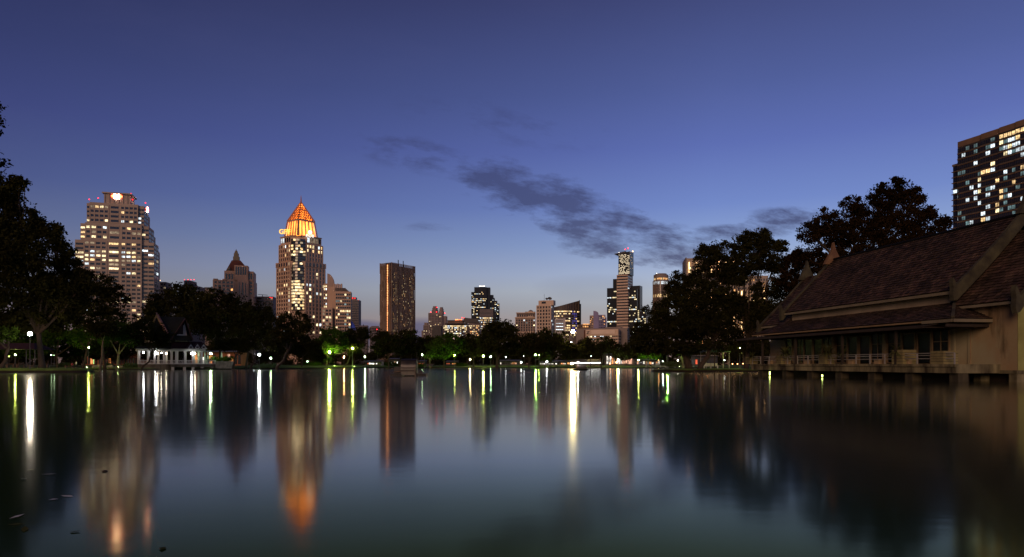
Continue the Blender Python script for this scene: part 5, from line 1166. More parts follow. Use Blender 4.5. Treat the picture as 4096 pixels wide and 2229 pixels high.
b = MB(); b.tube([(q(1667), .2, .3), (q(1666), .2, PZ(1408, Y))], .03, 'blacksteel', 6); b.build('mast', t)
b = MB(); b.bar((q(1576), -.72, .5), (q(1606), -.72, .62), .08, .1, 'wood'); b.build('plank', t)
b = MB(); xx = PX(1661, 85); b.tube([(0, 0, -1.5), (0, 0, PZ(1466, 85))], .07, 'palebark', 8); tag(b.build('mooring_post', None, (xx, 85, 0)), 'pale wooden mooring post in front of water wheel', 'post')
# ================================================================== lit boat on the far water
Y = 166; X0 = PX(2325, Y); q = lambda px: PX(px, Y)-X0
t = thing('work_boat', 'dark flat boat with grey canvas cover and two bright lamps', 'boat', (X0, Y, 0))
b = MB(); x0, x1 = q(2289), q(2352)
b.hexa([(x0+.4, -.6, -.2), (x1-.5, -.6, -.2), (x1-.5, .8, -.2), (x0+.4, .8, -.2)], [(x0, -.85, .42), (x1+.3, -.85, .42), (x1+.3, 1.0, .42), (x0, 1.0, .42)], 'hull'); b.build('hull', t)
b = MB(); xa, xb = q(2304), q(2341); arc = [(-.75*math.cos(R(a))+.1, .42+1.0*math.sin(R(a))**.7) for a in range(0, 181, 15)]
for i in range(len(arc)-1): b.quad((xa, arc[i][0], arc[i][1]), (xb+.2, arc[i][0], arc[i][1]), (xb-.1, arc[i+1][0], arc[i+1][1]), (xa+.3, arc[i+1][0], arc[i+1][1]), 'hullcloth')
b.build('canvas_cover', t)
def boatlamp(px, py, c, s, r):
    r *= .7; s *= 2; b = MB(); z_ = PZ(py, Y); b.lathe((0, 0, 0), sphere(r, 12, 8), glow(c, s), 12); o = b.build('lamp_globe', t, (q(px), -.7, z_), smooth=True)
    b = MB(); b.tube([(0, 0, .4-z_), (0, 0, -r)], .03, 'metal', 6); p_ = b.build('lamp_post', t, (q(px), -.7, z_))
boatlamp(2286.5, 1455, 'or', 260, .30); boatlamp(2311, 1450, 'wh', 140, .2)
# ================================================================== Thai pavilion on the left shore
Y = 182; S = Y/F; X0 = PX(710, Y)
t = thing('thai_pavilion', 'white columned lakeside pavilion with steep dark tiled roofs and gablets', 'pavilion', (X0, Y, .3), R(30)); t.scale = (.92, 1, 1)
q = lambda px: PX(px, Y)-X0
zv = lambda py: PZ(py, Y)-.3
DK = zv(1457)   # deck
b = MB(); b.box(q(560), q(684), -1, 9, -.8, DK, 'deckstone'); b.box(q(684)+.02, q(858), -2.2, 7, DK-.75, DK, 'deckstone')
b.build('deck', t)
for px in (690, 735, 769, 805, 845):
    b = MB(); b.box(-.35, .35, -.35, .35, -1.4, DK-.75, 'whitewall'); b.build('pile', t, (q(px), -1.6, 0))
def balustrade(xa, xb, y, dz=0, wall='white'):
    b = MB(); z0 = DK; z1 = zv(1441.5)
    b.box(xa, xb, y-.12, y+.12, z1-.14, z1, wall); b.box(xa, xb, y-.12, y+.12, z0, z0+.18, wall)
    n = max(2, int((xb-xa)/.34))
    for k in range(n):
        x = xa+(xb-xa)*(k+.5)/n; b.lathe((x, y, z0+.18), [(.09, 0), (.05, .12), (.11, .35), (.05, .5), (.08, z1-z0-.32)], wall, 7)
    for x in (xa, xb): b.box(x-.2, x+.2, y-.2, y+.2, z0, z1+.06, wall)
    b.build('balustrade', t)
balustrade(q(560), q(620), -1); balustrade(q(622), q(682), -.9); balustrade(q(686), q(735), -2.1); balustrade(q(737), q(768), -2.1); balustrade(q(770), q(857), -2.1)
CT = zv(1404)
for px, y in [(563, -.6), (600, -.6), (622, -.6), (658, -.6), (686, -.7), (703, -1.9), (737, -1.9), (769, -1.9), (803, -1.9), (563, 5), (600, 6), (640, 6), (672, 5), (692, 4.6), (714, 4.6), (747, 4.6), (782, 4.6), (800, 4.6)]:
    b = MB(); b.box(-.27, .27, -.27, .27, DK, CT, 'white'); b.box(-.36, .36, -.36, .36, CT-.25, CT, 'white'); b.box(-.34, .34, -.34, .34, DK, DK+.3, 'white'); b.build('column', t, (q(px), y, 0))
b = MB(); b.box(q(552), q(690), -1.2, -.2, CT, CT+.45, 'white'); b.box(q(552), q(690), 5, 6.4, CT, CT+.4, 'white'); b.box(q(684), q(818), -2.4, -1.5, CT, CT+.55, 'white'); b.box(q(684), q(818), 4.3, 5, CT, CT+.5, 'white'); b.box(q(553), q(690), -.19, 4.9, CT+.1, CT+.3, 'white'); b.build('beam', t)
# skirt roofs
b = MB()
e0, e1 = CT+.5, zv(1366)
b.hexa([(q(545), -2.6, e0), (q(690), -2.6, e0), (q(690), 7, e0), (q(545), 7, e0)], [(q(575), 1, zv(1372)), (q(684), 1, zv(1372)), (q(684), 3.5, zv(1372)), (q(575), 3.5, zv(1372))], 'thaigreen')
b.hexa([(q(683), -3.4, CT+.56), (q(822), -3.4, CT+.56), (q(822), 6.5, CT+.56), (q(683), 6.5, CT+.56)], [(q(692), -.4, e1), (q(806), -.4, e1), (q(806), 4, e1), (q(692), 4, e1)], 'thaired'); b.build('lower_roof', t)
# gablets
for pa in (757.5, 783.5, 808):
    gx = q(pa); wg = 12.5*S; zt_ = zv(1377); zb_ = CT+.56
    b = MB(); b.prism([(gx-wg, -3.75, zb_), (gx+wg, -3.75, zb_), (gx, -3.75, zt_)], (0, .1, 0), 'white'); b.box(gx-.3, gx+.3, -3.8, -3.74, zb_+.2, zb_+.6, 'thaired'); f_ = b.build('gablet', t)
    b = MB()
    for s_ in (-1, 1): b.hexa([(gx, -4.0, zt_+.25), (gx+s_*(wg+.15), -4.0, zb_), (gx+s_*(wg+.15), 1, zb_), (gx, 1, zt_+.25)], [(gx, -4.0, zt_+.45), (gx+s_*(wg+.4), -4.0, zb_), (gx+s_*(wg+.4), 1, zb_), (gx, 1, zt_+.45)], 'thaired')
    b.build('gablet_roof', f_)
# main roof: ridge along x, and the front cross gable
za, zr = zv(1364), zv(1268); yr = 3.2
b = MB()
for s_ in (-1, 1):
    ye = yr+s_*5.2
    b.hexa([(q(592), ye, za), (q(765), ye, za), (q(742), yr, zr), (q(635), yr, zr)], [(q(592), ye, za+.2), (q(765), ye, za+.2), (q(742), yr, zr+.2), (q(635), yr, zr+.2)], 'thaigreen')
b.build('main_roof', t)
b = MB(); b.prism([(q(600), -.5, za), (q(600), 6.5, za), (q(637), yr, zr-.4)], (.2, 0, 0), 'whitewall'); b.box(q(570), q(690), 1.2, 3.4, zv(1372), za+.02, 'whitewall'); b.build('gable_wall', t)
b = MB(); b.bar((q(635)-.1, yr, zr+.5), (q(671), yr-5.5, zv(1345)), .5, .7, 'pinkedge'); b.bar((q(635)-.1, yr, zr+.5), (q(590), yr+5.3, za), .4, .6, 'pinkedge'); b.bar((q(635), yr, zr+.2), (q(631), yr, zr+1.2), .3, .4, 'pinkedge'); b.build('bargeboard', t)
ap = (q(738), zv(1279)); lx_, rx_, zb_ = q(684), q(766), zv(1362)
b = MB(); b.prism([(lx_+1.0, -1.0, zb_-.3), (rx_-1.2, -1.0, zb_-.3), (rx_-1.2, -1, zb_+.6), (ap[0], -1.0, ap[1]-1.0), (lx_+1.0, -1, zb_+.6)], (0, .3, 0), 'whitewall'); b.box(lx_+.8, rx_-1.0, -.95, 3, e1-.1, zb_-.28, 'whitewall'); g_ = b.build('front_gable', t)
b = MB(); b.prism([(q(707), -1.08, zv(1338)), (q(731), -1.08, zv(1338)), (q(731), -1.08, zv(1296)), (q(726), -1.08, zv(1296))], (0, .06, 0), 'thaired')
for k in range(8): b.box(q(708), q(730.5), -1.14, -1.09, zv(1337-k*2.6), zv(1336-k*2.6), 'darkwood')
b.build('louver', g_)
b = MB()
for s_, xe in ((-1, lx_), (1, rx_)):
    b.hexa([(ap[0], -2.4, ap[1]), (xe, -2.4, zb_), (xe, 5, zb_), (ap[0], 5, ap[1])], [(ap[0], -2.4, ap[1]+.28), (xe+s_*.3, -2.4, zb_), (xe+s_*.3, 5, zb_), (ap[0], 5, ap[1]+.28)], 'thaired')
b.build('front_roof', t)
# pavilion wall lamps
for k, (px, py, y, c, s, r) in enumerate([(569, 1411.5, -1.25, 'wh', 90, .17), (615.5, 1411.5, -1.25, 'wh', 130, .2), (630, 1415, -.3, 'ww', 80, .18), (677, 1413, 3.6, 'ww', 60, .15), (696.5, 1415, 3.6, 'ww', 50, .14), (743.5, 1414, -2.55, 'wh', 110, .2), (796.5, 1413.5, 2, 'ww', 60, .16)]):
    b = MB(); z_ = PZ(py, Y+y)-.3; b.lathe((0, 0, 0), sphere(r, 12, 8), glow(c, s), 12); o = b.build('lamp_globe', t, (PX(px, Y+y)-X0, y, z_), smooth=True)
    b = MB(); b.tube([(0, 0, r), (0, 0, CT-z_ if CT-z_ > r+.05 else r+.3)], .03, 'metal', 6); b.build('lamp_bracket', t, (PX(px, Y+y)-X0, y, z_))
# planter wall and folded parasols right of the pavilion
b = MB(); X1 = PX(862, 184); b.box(0, PX(925, 184)-X1, 0, 1.6, -.2, PZ(1446, 184)-gz(X1, 184), 'stone'); tag(b.build('planter_wall', None, (X1, 184, gz(X1, 184))), 'brick planter wall under the hedge right of pavilion', 'planter')
for px, lab in [(820, 'tall folded pale parasol left of the white post lamp'), (831, 'folded pale parasol closest to the white post lamp'), (887, 'folded pale parasol before the orange restaurant wall')]:
    Yp = 192; X1 = PX(px, Yp); g = gz(X1, Yp); h_ = PZ(1407, Yp)-g; t2 = thing('parasol', lab, 'parasol', (X1, Yp, g))
    b = MB(); b.tube([(0, 0, 0), (0, 0, h_)], .035, 'metal', 6); b.lathe((0, 0, 0), [(.3, 0), (.3, .08)], 'metal', 10); b.build('pole', t2)
    b = MB(); b.lathe((0, 0, 0), [(.34, 1.0), (.36, 1.15), (.26, h_*.6), (.12, h_*.9), (.03, h_+.1)], 'palecloth', 10); b.build('folded_canopy', t2)
# ================================================================== shelter, tables and bench at the left
Y = 140; t = thing('garden_shelter', 'open garden shelter with dark red roof at far left', 'shelter', (PX(75, Y), Y, .75)); q = lambda px: PX(px, Y)-PX(75, Y); zv = lambda py: PZ(py, Y)-.75
b = MB(); b.hexa([(q(-30), -2, zv(1398)), (q(165), -2, zv(1398)), (q(165), 5, zv(1398)), (q(-30), 5, zv(1398))], [(q(20), 1.2, zv(1372)), (q(120), 1.2, zv(1372)), (q(120), 1.9, zv(1372)), (q(20), 1.9, zv(1372))], 'thaired'); b.build('roof', t)
for px in (50, 126, -10, 160):
    b = MB(); b.tube([(0, 0, 0), (0, 0, zv(1398))], .07, 'metal', 6); b.build('post', t, (q(px), -1.5, 0))
def table(label, px, Y, w_, group=None):
    X1 = PX(px, Y); t = thing('garden_table', label, 'table', (X1, Y, .8), 0, group); b = MB(); b.box(-w_/2, w_/2, -.45, .45, .68, .75, 'wood'); b.build('table_top', t)
    for sx in (-1, 1):
        b = MB(); b.box(-.06, .06, -.3, .3, 0, .68, 'wood'); b.build('leg', t, (sx*(w_/2-.2), 0, 0))
for px, w_, lab in [(15, 1.8, 'long wooden table at the left edge under shelter'), (45, 1.6, 'wooden table under the small greenish lamp'), (85, 1.8, 'wooden table below the brightest lamp'), (183, 1.3, 'wooden table right of the giant tree trunk')]: table(lab, px, 136, w_)
def chair(label, px, Y, flip):
    X1 = PX(px, Y); t = thing('garden_chair', label, 'chair', (X1, Y, .8)); s_ = -1 if flip else 1
    b = MB(); b.box(-.25, .25, -.25, .25, .42, .47, 'wood'); b.build('seat', t)
    b = MB(); b.hexa([(s_*.2, -.25, .47), (s_*.25, -.25, .47), (s_*.25, .25, .47), (s_*.2, .25, .47)], [(s_*.34, -.25, 1.0), (s_*.39, -.25, 1.0), (s_*.39, .25, 1.0), (s_*.34, .25, 1.0)], 'wood'); b.build('backrest', t)
    for a_ in (-1, 1):
        for c_ in (-1, 1): b = MB(); b.box(-.025, .025, -.025, .025, 0, .42, 'wood'); b.build('leg', t, (a_*.22, c_*.22, 0))
chair('wooden garden chair left of the table below brightest lamp', 72, 135, False); chair('wooden garden chair between table and giant tree trunk', 117, 135, True); chair('wooden garden chair right of giant tree trunk', 131, 135, False)
Yb = 164; X1 = PX(278, Yb); g = gz(X1, Yb)
t = thing('park_bench', 'wooden bench by the water under the seated person', 'bench', (X1, Yb, g)); w_ = 34*Yb/F
b = MB(); b.box(-w_/2, w_/2, -.25, .25, .40, .47, 'wood'); b.build('seat', t)
for sx in (-1, 1): b = MB(); b.box(-.1, .1, -.24, .24, -.05, .40 if sx > 0 else .62, 'wood'); b.build('leg', t, (sx*(w_/2-.12), 0, 0))
# ================================================================== people
def person(label, loc, rz, joints, top, bottom, sc_=1.0, sitting=False):
    """one skinned body: pelvis first, then spine, head, arms with five fingers, legs"""
    t = thing('person', label, 'person', loc, rz)
    V = []; E = []; Rr = []
    def add(p, r, parent=None):
        V.append(p); Rr.append(r); k = len(V)-1
        if parent is not None: E.append((parent, k))
        return k
    J = joints
    pel = add(J['pelvis'], .125); wst = add(J['waist'], .115, pel); ch = add(J['chest'], .14, wst); nk = add(J['neck'], .055, ch); hd = add(J['head'], .085, nk); tp = add(J['top'], .075, hd)
    d = Vector(J['face']); hp = Vector(J['head']); add(tuple(hp+d*.085+Vector((0, 0, -.02))), .022, hd)  # nose
    for s_ in ('l', 'r'):
        sh = add(J['sh_'+s_], .06, ch); el = add(J['el_'+s_], .042, sh); wr = add(J['wr_'+s_], .03, el)
        a = (Vector(J['wr_'+s_])-Vector(J['el_'+s_])).normalized(); side = a.cross(Vector((0, 1, .01))).normalized()
        w0 = Vector(J['wr_'+s_]); pm = add(tuple(w0+a*.06), .028, wr)
        for f, (off, L) in enumerate([(-.030, .072), (-.010, .085), (.010, .080), (.030, .062)]):
            k1 = add(tuple(w0+a*.10+side*off), .010, pm); k2 = add(tuple(w0+a*(.10+L*.5)+side*off*1.15+Vector((0, .01, 0))), .009, k1); add(tuple(w0+a*(.10+L*.85)+side*off*1.15+Vector((0, .025, 0))), .008, k2)
        k1 = add(tuple(w0+a*.07-side*.045), .011, pm); add(tuple(w0+a*.11-side*.06), .009, k1)
        hpj = add(J['hip_'+s_], .085, pel); kn = add(J['kn_'+s_], .06, hpj); an = add(J['an_'+s_], .042, kn); add(J['to_'+s_], .035, an)
    me = bpy.data.meshes.new('body'); me.from_pydata(V, E, []); me.materials.append(M['skin'])
    o = bpy.data.objects.new('body', me); col.objects.link(o); o.parent = t
    o.modifiers.new('skin', 'SKIN'); lay = me.skin_vertices[0] if len(me.skin_vertices) else None
    if lay is None:
        bm = bmesh.new(); bm.from_mesh(me); bm.verts.layers.skin.verify(); bm.to_mesh(me); bm.free(); lay = me.skin_vertices[0]
    for k, r_ in enumerate(Rr): lay.data[k].radius = (r_, r_); lay.data[k].use_root = (k == 0)
    sd = o.modifiers.new('sub', 'SUBSURF'); sd.levels = 1; sd.render_levels = 2
    def chain(name, segs, m):
        b = MB()
        for pts, rr_ in segs: b.tube(pts, rr_, m, 10)
        b.build(name, t, smooth=True)
    chain('shirt', [([J['pelvis'], J['waist'], J['chest'], tuple(Vector(J['chest'])+Vector((0, 0, .12)))], [.16, .155, .185, .09])]+[([J['sh_'+s_], tuple(Vector(J['sh_'+s_]).lerp(Vector(J['el_'+s_]), .85))], [.085, .065]) for s_ in 'lr']+[([J['chest'], J['sh_'+s_]], [.12, .085]) for s_ in 'lr'], top)
    chain('trousers', [([J['pelvis'], J['hip_'+s_], J['kn_'+s_], tuple(Vector(J['kn_'+s_]).lerp(Vector(J['an_'+s_]), .9))], [.13, .115, .08, .06]) for s_ in 'lr'], bottom)
    b = MB(); c = Vector(J['head'])-d*.025+Vector((0, 0, .045)); b.lathe(c, [(r_*1.0, z_) for r_, z_ in sphere(.105, 12, 8)], 'hair', 12); b.build('hair', t, smooth=True)
    return t
stand = dict(pelvis=(0, 0, .92), waist=(0, 0, 1.08), chest=(0, .01, 1.30), neck=(0, .01, 1.48), head=(0, -.01, 1.60), top=(0, 0, 1.68), face=(0, -1, 0), sh_l=(-.19, 0, 1.40), el_l=(-.24, -.03, 1.14), wr_l=(-.17, -.22, 1.08), sh_r=(.19, 0, 1.40), el_r=(.25, .02, 1.13), wr_r=(.24, -.06, .90), hip_l=(-.09, 0, .88), kn_l=(-.10, -.02, .48), an_l=(-.10, .02, .08), to_l=(-.11, -.14, .04), hip_r=(.09, 0, .88), kn_r=(.11, -.02, .48), an_r=(.12, .02, .08), to_r=(.14, -.14, .04))
sit = dict(pelvis=(0, 0, .58), waist=(0, -.01, .74), chest=(0, -.04, .95), neck=(0, -.06, 1.12), head=(0, -.10, 1.23), top=(0, -.08, 1.31), face=(0, -1, -.2), sh_l=(-.18, -.04, 1.04), el_l=(-.22, -.14, .80), wr_l=(-.13, -.34, .68), sh_r=(.18, -.04, 1.04), el_r=(.22, -.14, .80), wr_r=(.12, -.34, .68), hip_l=(-.09, -.02, .56), kn_l=(-.12, -.44, .52), an_l=(-.12, -.42, .08), to_l=(-.12, -.56, .04), hip_r=(.09, -.02, .56), kn_r=(.12, -.44, .52), an_r=(.12, -.42, .08), to_r=(.12, -.56, .04))
X1 = PX(288, Yb); person('person in red shirt seated at right end of the bench', (X1, Yb, g), R(60), sit, 'redcloth', 'darkcloth')
X1 = PX(305, Yb-.3); person('person in white shirt standing beside the bench', (X1, Yb-.3, gz(X1, Yb-.3)), R(-50), stand, 'whitecloth', 'darkcloth')
# ================================================================== wire fence, sign, canopy on the right
Y = 215; X0 = PX(2584, Y); L = PX(2700, Y)-X0; g = gz(X0, Y); t = thing('wire_fence', 'pale wire mesh fence enclosing the court on the right lawn', 'fence', (X0, Y, g)); h_ = PZ(1450, Y)-g
b = MB()
for zz_ in (.15, h_*.35, h_*.6, h_): b.tube([(0, 0, zz_), (L, 0, zz_)], .03, 'white', 5)
for k in range(int(L/.35)): b.tube([(k*.35, 0, .15), (k*.35, 0, h_)], .012, 'metal', 4)
b.build('mesh_panel', t)
for k in range(7): b = MB(); b.tube([(0, 0, -.2), (0, 0, h_+.1)], .055, 'white', 6); b.build('post', t, (L*k/6, 0, 0))
b = MB(); b.box(-.55, .55, -.06, -.03, -.28, .28, 'white'); tag(b.build('notice_board', None, (PX(2630, Y), Y, PZ(1456, Y))), 'small blank white board hanging on the wire fence', 'board')
Y = 142; X0 = PX(2870, Y); t = thing('canopy', 'dark green canvas canopy on poles left of the boathouse', 'canopy', (X0, Y, .62)); q = lambda px: PX(px, Y)-X0; zv = lambda py: PZ(py, Y)-.62
M['greencloth'] = mat('green_canvas', (.02, .045, .02), .8, .3, .6)
b = MB(); b.hexa([(q(2815), -1.5, zv(1409)), (q(2916), -1.5, zv(1409)), (q(2916), 4, zv(1409)), (q(2815), 4, zv(1409))], [(q(2840), 1, zv(1390)), (q(2890), 1, zv(1390)), (q(2890), 1.6, zv(1390)), (q(2840), 1.6, zv(1390))], 'greencloth'); b.build('canopy_cloth', t)
for px, y in ((2817, -1.4), (2908, -1.4), (2914, 3.6), (2822, 3.6)): b = MB(); b.tube([(0, 0, -.2), (0, 0, zv(1409)+.05)], .05, 'white', 6); b.build('post', t, (q(px), y, 0))
for px, lab in [(2830, 'pale crate like bench at left under green canopy'), (2857, 'pale bench in the middle under green canopy')]:
    b = MB(); Yc = 141.5; b.box(-.75, .75, -.3, .3, .4, .55, 'white'); b.box(-.75, .75, .22, .3, .55, 1.05, 'white')
    for s_ in (-1, 1): b.box(s_*.68-.06, s_*.68+.06, -.28, .28, 0, .4, 'white')
    tag(b.build('bench', None, (PX(px, Yc), Yc, .64)), lab, 'bench')
# dark cart on far bank and swing bench
Y = 226; X0 = PX(1718, Y); g = gz(X0, Y); t = thing('hand_cart', 'dark low cart standing on the far bank right of water wheel', 'cart', (X0, Y, g))
b = MB(); b.hexa([(-.9, -.4, .45), (.9, -.4, .45), (.9, .5, .45), (-.9, .5, .45)], [(-1.1, -.5, .95), (1.6, -.5, .95), (1.6, .6, .95), (-1.1, .6, .95)], 'frame'); b.build('box', t)
for sx in (-.6, .6): b = MB(); b.tube([(0, -.06, 0), (0, .06, 0)], .3, 'blacksteel', 14); b.build('wheel', t, (sx, -.5, .3))
# two low twig rafts and drifting litter on the water
for px, py, lab, sz in [(419, 1887, 'dark floating nut on water under the stepped tower', .04), (2075, 1490, 'low dark twig raft drifting near the far centre shore', 1.6)]:
    Yw = H*F/(py-HZ); b = MB()
    if sz < 1: b.lathe((0, 0, .0), sphere(sz, 10, 6, .6), 'darkwood', 10)
    else:
        rr_ = random.Random(2)
        for k in range(14): x = rr_.uniform(-sz, sz); y = rr_.uniform(-.6, .6); a = rr_.uniform(-.4, .4); b.tube([(x-.6, y, .02), (x, y+a*.4, .08), (x+.6, y+a, .03)], .04, 'wood', 5)
    tag(b.build('driftwood', None, (PX(px, Yw), Yw, 0)), lab, 'driftwood')
for k, (px, py, L) in enumerate([(195, 1899, .22), (122, 1881, .10), (70, 2068, .2), (100, 2119, .25), (270, 1987, .2), (65, 2100, .14), (213, 2000, .12), (650, 2197, .12), (95, 1917, .12), (300, 2130, .1)]):
    Yw = H*F/(py-HZ); b = MB(); b.add([(-L/2, 0, .004), (-L*.1, -.035, .01), (L/2, .01, .012), (L*.05, .035, .008)], [(0, 1, 2, 3)], 'palecloth' if k % 2 == 0 else 'blade')
    o = b.build('floating_leaf', None, (PX(px, Yw), Yw, 0)); o.rotation_euler = (0, 0, k*.7); tag(o, 'pale leaf floating on dark water in the lower left', 'leaf', 'leaves floating in the lower left')
# ================================================================== boathouse on the right
HF = Frame(4072, 59, 8.9)
HT = thing('boathouse', 'long lakeside Thai style house with steep brown tiled roof and veranda over the water', 'house', (HF.ox, HF.oy, 0), HF.t)
def yz(px, py, x=0): return HF.on_x(px, py, x)
def wallmat():
    m, nt, b = base('stained_plaster'); g = nt.new('ShaderNodeTexCoord').outputs['Object']
    n1 = nt.noise(nt.scale(g, 1, 1, .22), .55, 7, .62); n2 = nt.noise(g, .22, 4, .6); n3 = nt.noise(nt.scale(g, 1, 1, .2), .9, 5, .6)
    c = nt.mix(nt.ramp(n2, [(.4, (0, 0, 0, 1)), (.62, (1, 1, 1, 1))]), (.25, .175, .095, 1), (.27, .245, .15, 1))
    c = nt.mix(nt.ramp(n1, [(.57, (0, 0, 0, 1)), (.70, (.85, .85, .85, 1))]), c, (.06, .045, .024, 1))
    c = nt.mix(nt.ramp(n3, [(.60, (0, 0, 0, 1)), (.78, (.35, .35, .35, 1))]), c, (.10, .08, .045, 1))
    nt.l.new(c, b.inputs['Base Color']); b.inputs['Roughness'].default_value = .9; b.inputs['Specular IOR Level'].default_value = .15
    bn = nt.new('ShaderNodeBump'); bn.inputs['Strength'].default_value = .15; nt.l.new(nt.noise(g, 4, 5), bn.inputs['Height']); nt.l.new(bn.outputs[0], b.inputs['Normal'])
    return m
M['hwall'] = wallmat()
M['hband'] = mat('pale_plaster_band', (.30, .255, .18), .9, .3, .3, c2=(.19, .155, .11), streak=True)
M['hgreen'] = mat('greenish_plaster', (.30, .32, .10), .9, .35, .35, c2=(.17, .16, .05))  # green lamplight on near gable and end wall put into the plaster colour
M['hbase'] = mat('mossy_concrete', (.22, .20, .11), .95, .6, .8, c2=(.025, .02, .012), bump=.4, streak=True)
M['hpier'] = mat('wet_dark_concrete', (.06, .052, .03), .9, .6, .8, c2=(.012, .01, .007), streak=True)  # shade under the deck put into the pier colour
M['hmoss'] = mat('mossy_bargeboard', (.068, .064, .034), .9, .6, .7, c2=(.02, .018, .013), bump=.4)
M['hfin'] = mat('orange_stained_finial', (.17, .10, .05), .9, .4, .8, c2=(.10, .05, .028))  # orange light on the far finial put into its base colour
M['htrim'] = mat('pale_eave_board', (.17, .15, .10), .8, .3, .5, streak=True)
M['hframe'] = mat('window_timber', (.24, .17, .09), .8, .35, .8)
M['hglass'] = mat('house_window_glass', (.004, .004, .004), .3, .3, .5, spec=.08)
M['hrail'] = mat('grey_handrail', (.25, .24, .22), .5, .3, 1.5)
M['hplanter'] = mat('planter_block', (.22, .20, .085), .9, .35, .7, c2=(.13, .11, .05))  # greenish lamplight on the planters put into their colour
def tilemat():
    m, nt, b = base('roof_tiles'); a = nt.new('ShaderNodeVertexColor'); a.layer_name = 'tint'
    g = nt.new('ShaderNodeTexCoord').outputs['Object']
    n = nt.noise(g, .35, 7, .68); f = nt.ramp(n, [(.36, (.32, .34, .30, 1)), (.52, (.8, .8, .8, 1)), (.68, (1.25, 1.2, 1.15, 1))])
    c = nt.mix(1.0, a.outputs[0], f, 'MULTIPLY'); nt.l.new(c, b.inputs['Base Color']); b.inputs['Roughness'].default_value = .8; b.inputs['Specular IOR Level'].default_value = .2
    return m
M['tiles'] = tilemat()
def tiled(name, parent, A, B, C, D, rows, cols, seed=0, under='darkwood'):
    """A,B lower edge; D,C upper edge. real lapped tiles, each a face of its own, slightly off"""
    A, B, C, D = map(Vector, (A, B, C, D)); n = (B-A).cross(D-A).normalized()
    if n.z < 0: n = -n
    rnd = random.Random(seed); vs = []; fs = []; tint = []
    for i in range(rows):
        v0 = i/rows; v1 = (i+1)/rows; off = .5*(i % 2)/cols
        l0 = A.lerp(D, v0); r0 = B.lerp(C, v0); l1 = A.lerp(D, v1); r1 = B.lerp(C, v1); tw = .93
        for k in range(-1, cols):
            u0 = max(0, (k+.5*(i % 2))/cols); u1 = min(1, (k+.5*(i % 2)+1)/cols)
            if u1-u0 < 1e-4: continue
            g = (u1-u0)*.035; h0 = .085+rnd.uniform(-.02, .03); s = rnd.uniform(-.05, .05)/1
            o = len(vs)
            e0 = l0.lerp(r0, u0+g)+n*h0+(l0-l1).normalized()*(.04+s*.5); e1 = l0.lerp(r0, u1-g)+n*h0+(l0-l1).normalized()*(.04+s*.5)
            e2 = l1.lerp(r1, u1-g)+n*.02; e3 = l1.lerp(r1, u0+g)+n*.02
            b0 = e0-n*.085; b1 = e1-n*.085
            vs += [e0, e1, e2, e3, b0, b1]; fs += [(o, o+1, o+2, o+3), (o+4, o+5, o+1, o)]
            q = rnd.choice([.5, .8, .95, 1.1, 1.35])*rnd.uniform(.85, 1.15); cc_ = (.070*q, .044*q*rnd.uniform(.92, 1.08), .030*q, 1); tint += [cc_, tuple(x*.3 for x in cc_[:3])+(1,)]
    o = len(vs); vs += [A-n*.03, B-n*.03, C-n*.03, D-n*.03, A-n*.16, B-n*.16, C-n*.16, D-n*.16]
    ex = [(o, o+1, o+2, o+3), (o+7, o+6, o+5, o+4), (o, o+4, o+5, o+1), (o+1, o+5, o+6, o+2), (o+2, o+6, o+7, o+3), (o+3, o+7, o+4, o)]
    me = bpy.data.meshes.new(name); me.from_pydata([tuple(v) for v in vs], [], fs+ex); me.materials.append(M['tiles']); me.materials.append(M[under])
    me.polygons.foreach_set('material_index', [0]*len(fs)+[1]*len(ex))
    ca = me.color_attributes.new('tint', 'FLOAT_COLOR', 'CORNER'); li = 0; arr = np.ones(len(me.loops)*4, np.float32)
    for pi, p in enumerate(me.polygons):
        c = tint[pi] if pi < len(tint) else (.05, .04, .03, 1)
        for l in p.loop_indices: arr[l*4:l*4+4] = c
    ca.data.foreach_set('color', arr); me.update()
    ob = bpy.data.objects.new(name, me); col.objects.link(ob); ob.parent = parent; return ob
W2 = 6.5; EX = -.8; EZ = 8.62; RZ = 16.0; SL = (RZ-EZ)/(W2-EX)
Y0, Y1 = 5.9, 35.3
# walls
b = MB(); b.box(0, 2*W2, 0, 40.5, 1.0, 6.9, 'hwall'); b.build('wall', HT)
b = MB(); b.box(.02, 2*W2-.02, 6.9, 34.9, 6.9, 8.6, 'hband'); b.build('wall_band', HT)
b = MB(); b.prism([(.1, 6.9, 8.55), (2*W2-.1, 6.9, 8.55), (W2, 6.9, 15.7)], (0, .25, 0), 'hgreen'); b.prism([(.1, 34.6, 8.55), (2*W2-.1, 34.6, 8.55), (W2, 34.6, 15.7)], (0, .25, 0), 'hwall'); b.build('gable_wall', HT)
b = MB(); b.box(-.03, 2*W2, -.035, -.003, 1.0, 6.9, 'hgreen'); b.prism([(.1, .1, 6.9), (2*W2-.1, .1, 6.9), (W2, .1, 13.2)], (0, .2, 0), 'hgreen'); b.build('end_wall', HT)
# main roof
r1 = tiled('roof', HT, (EX, Y0, EZ), (EX, Y1, EZ), (W2, Y1, RZ), (W2, Y0, RZ), 25, 62, 1)
tiled('roof', HT, (2*W2-EX, Y0, EZ), (2*W2-EX, Y1, EZ), (W2, Y1, RZ), (W2, Y0, RZ), 27, 40, 2)
b = MB(); b.tube([(W2, Y0, RZ+.05), (W2, Y1, RZ+.05)], .2, 'tiles', 8); b.build('ridge_cap', r1)
b = MB(); b.box(EX-.10, EX+.02, Y0, Y1, EZ-.38, EZ-.10, 'htrim'); b.build('eave_board', HT)
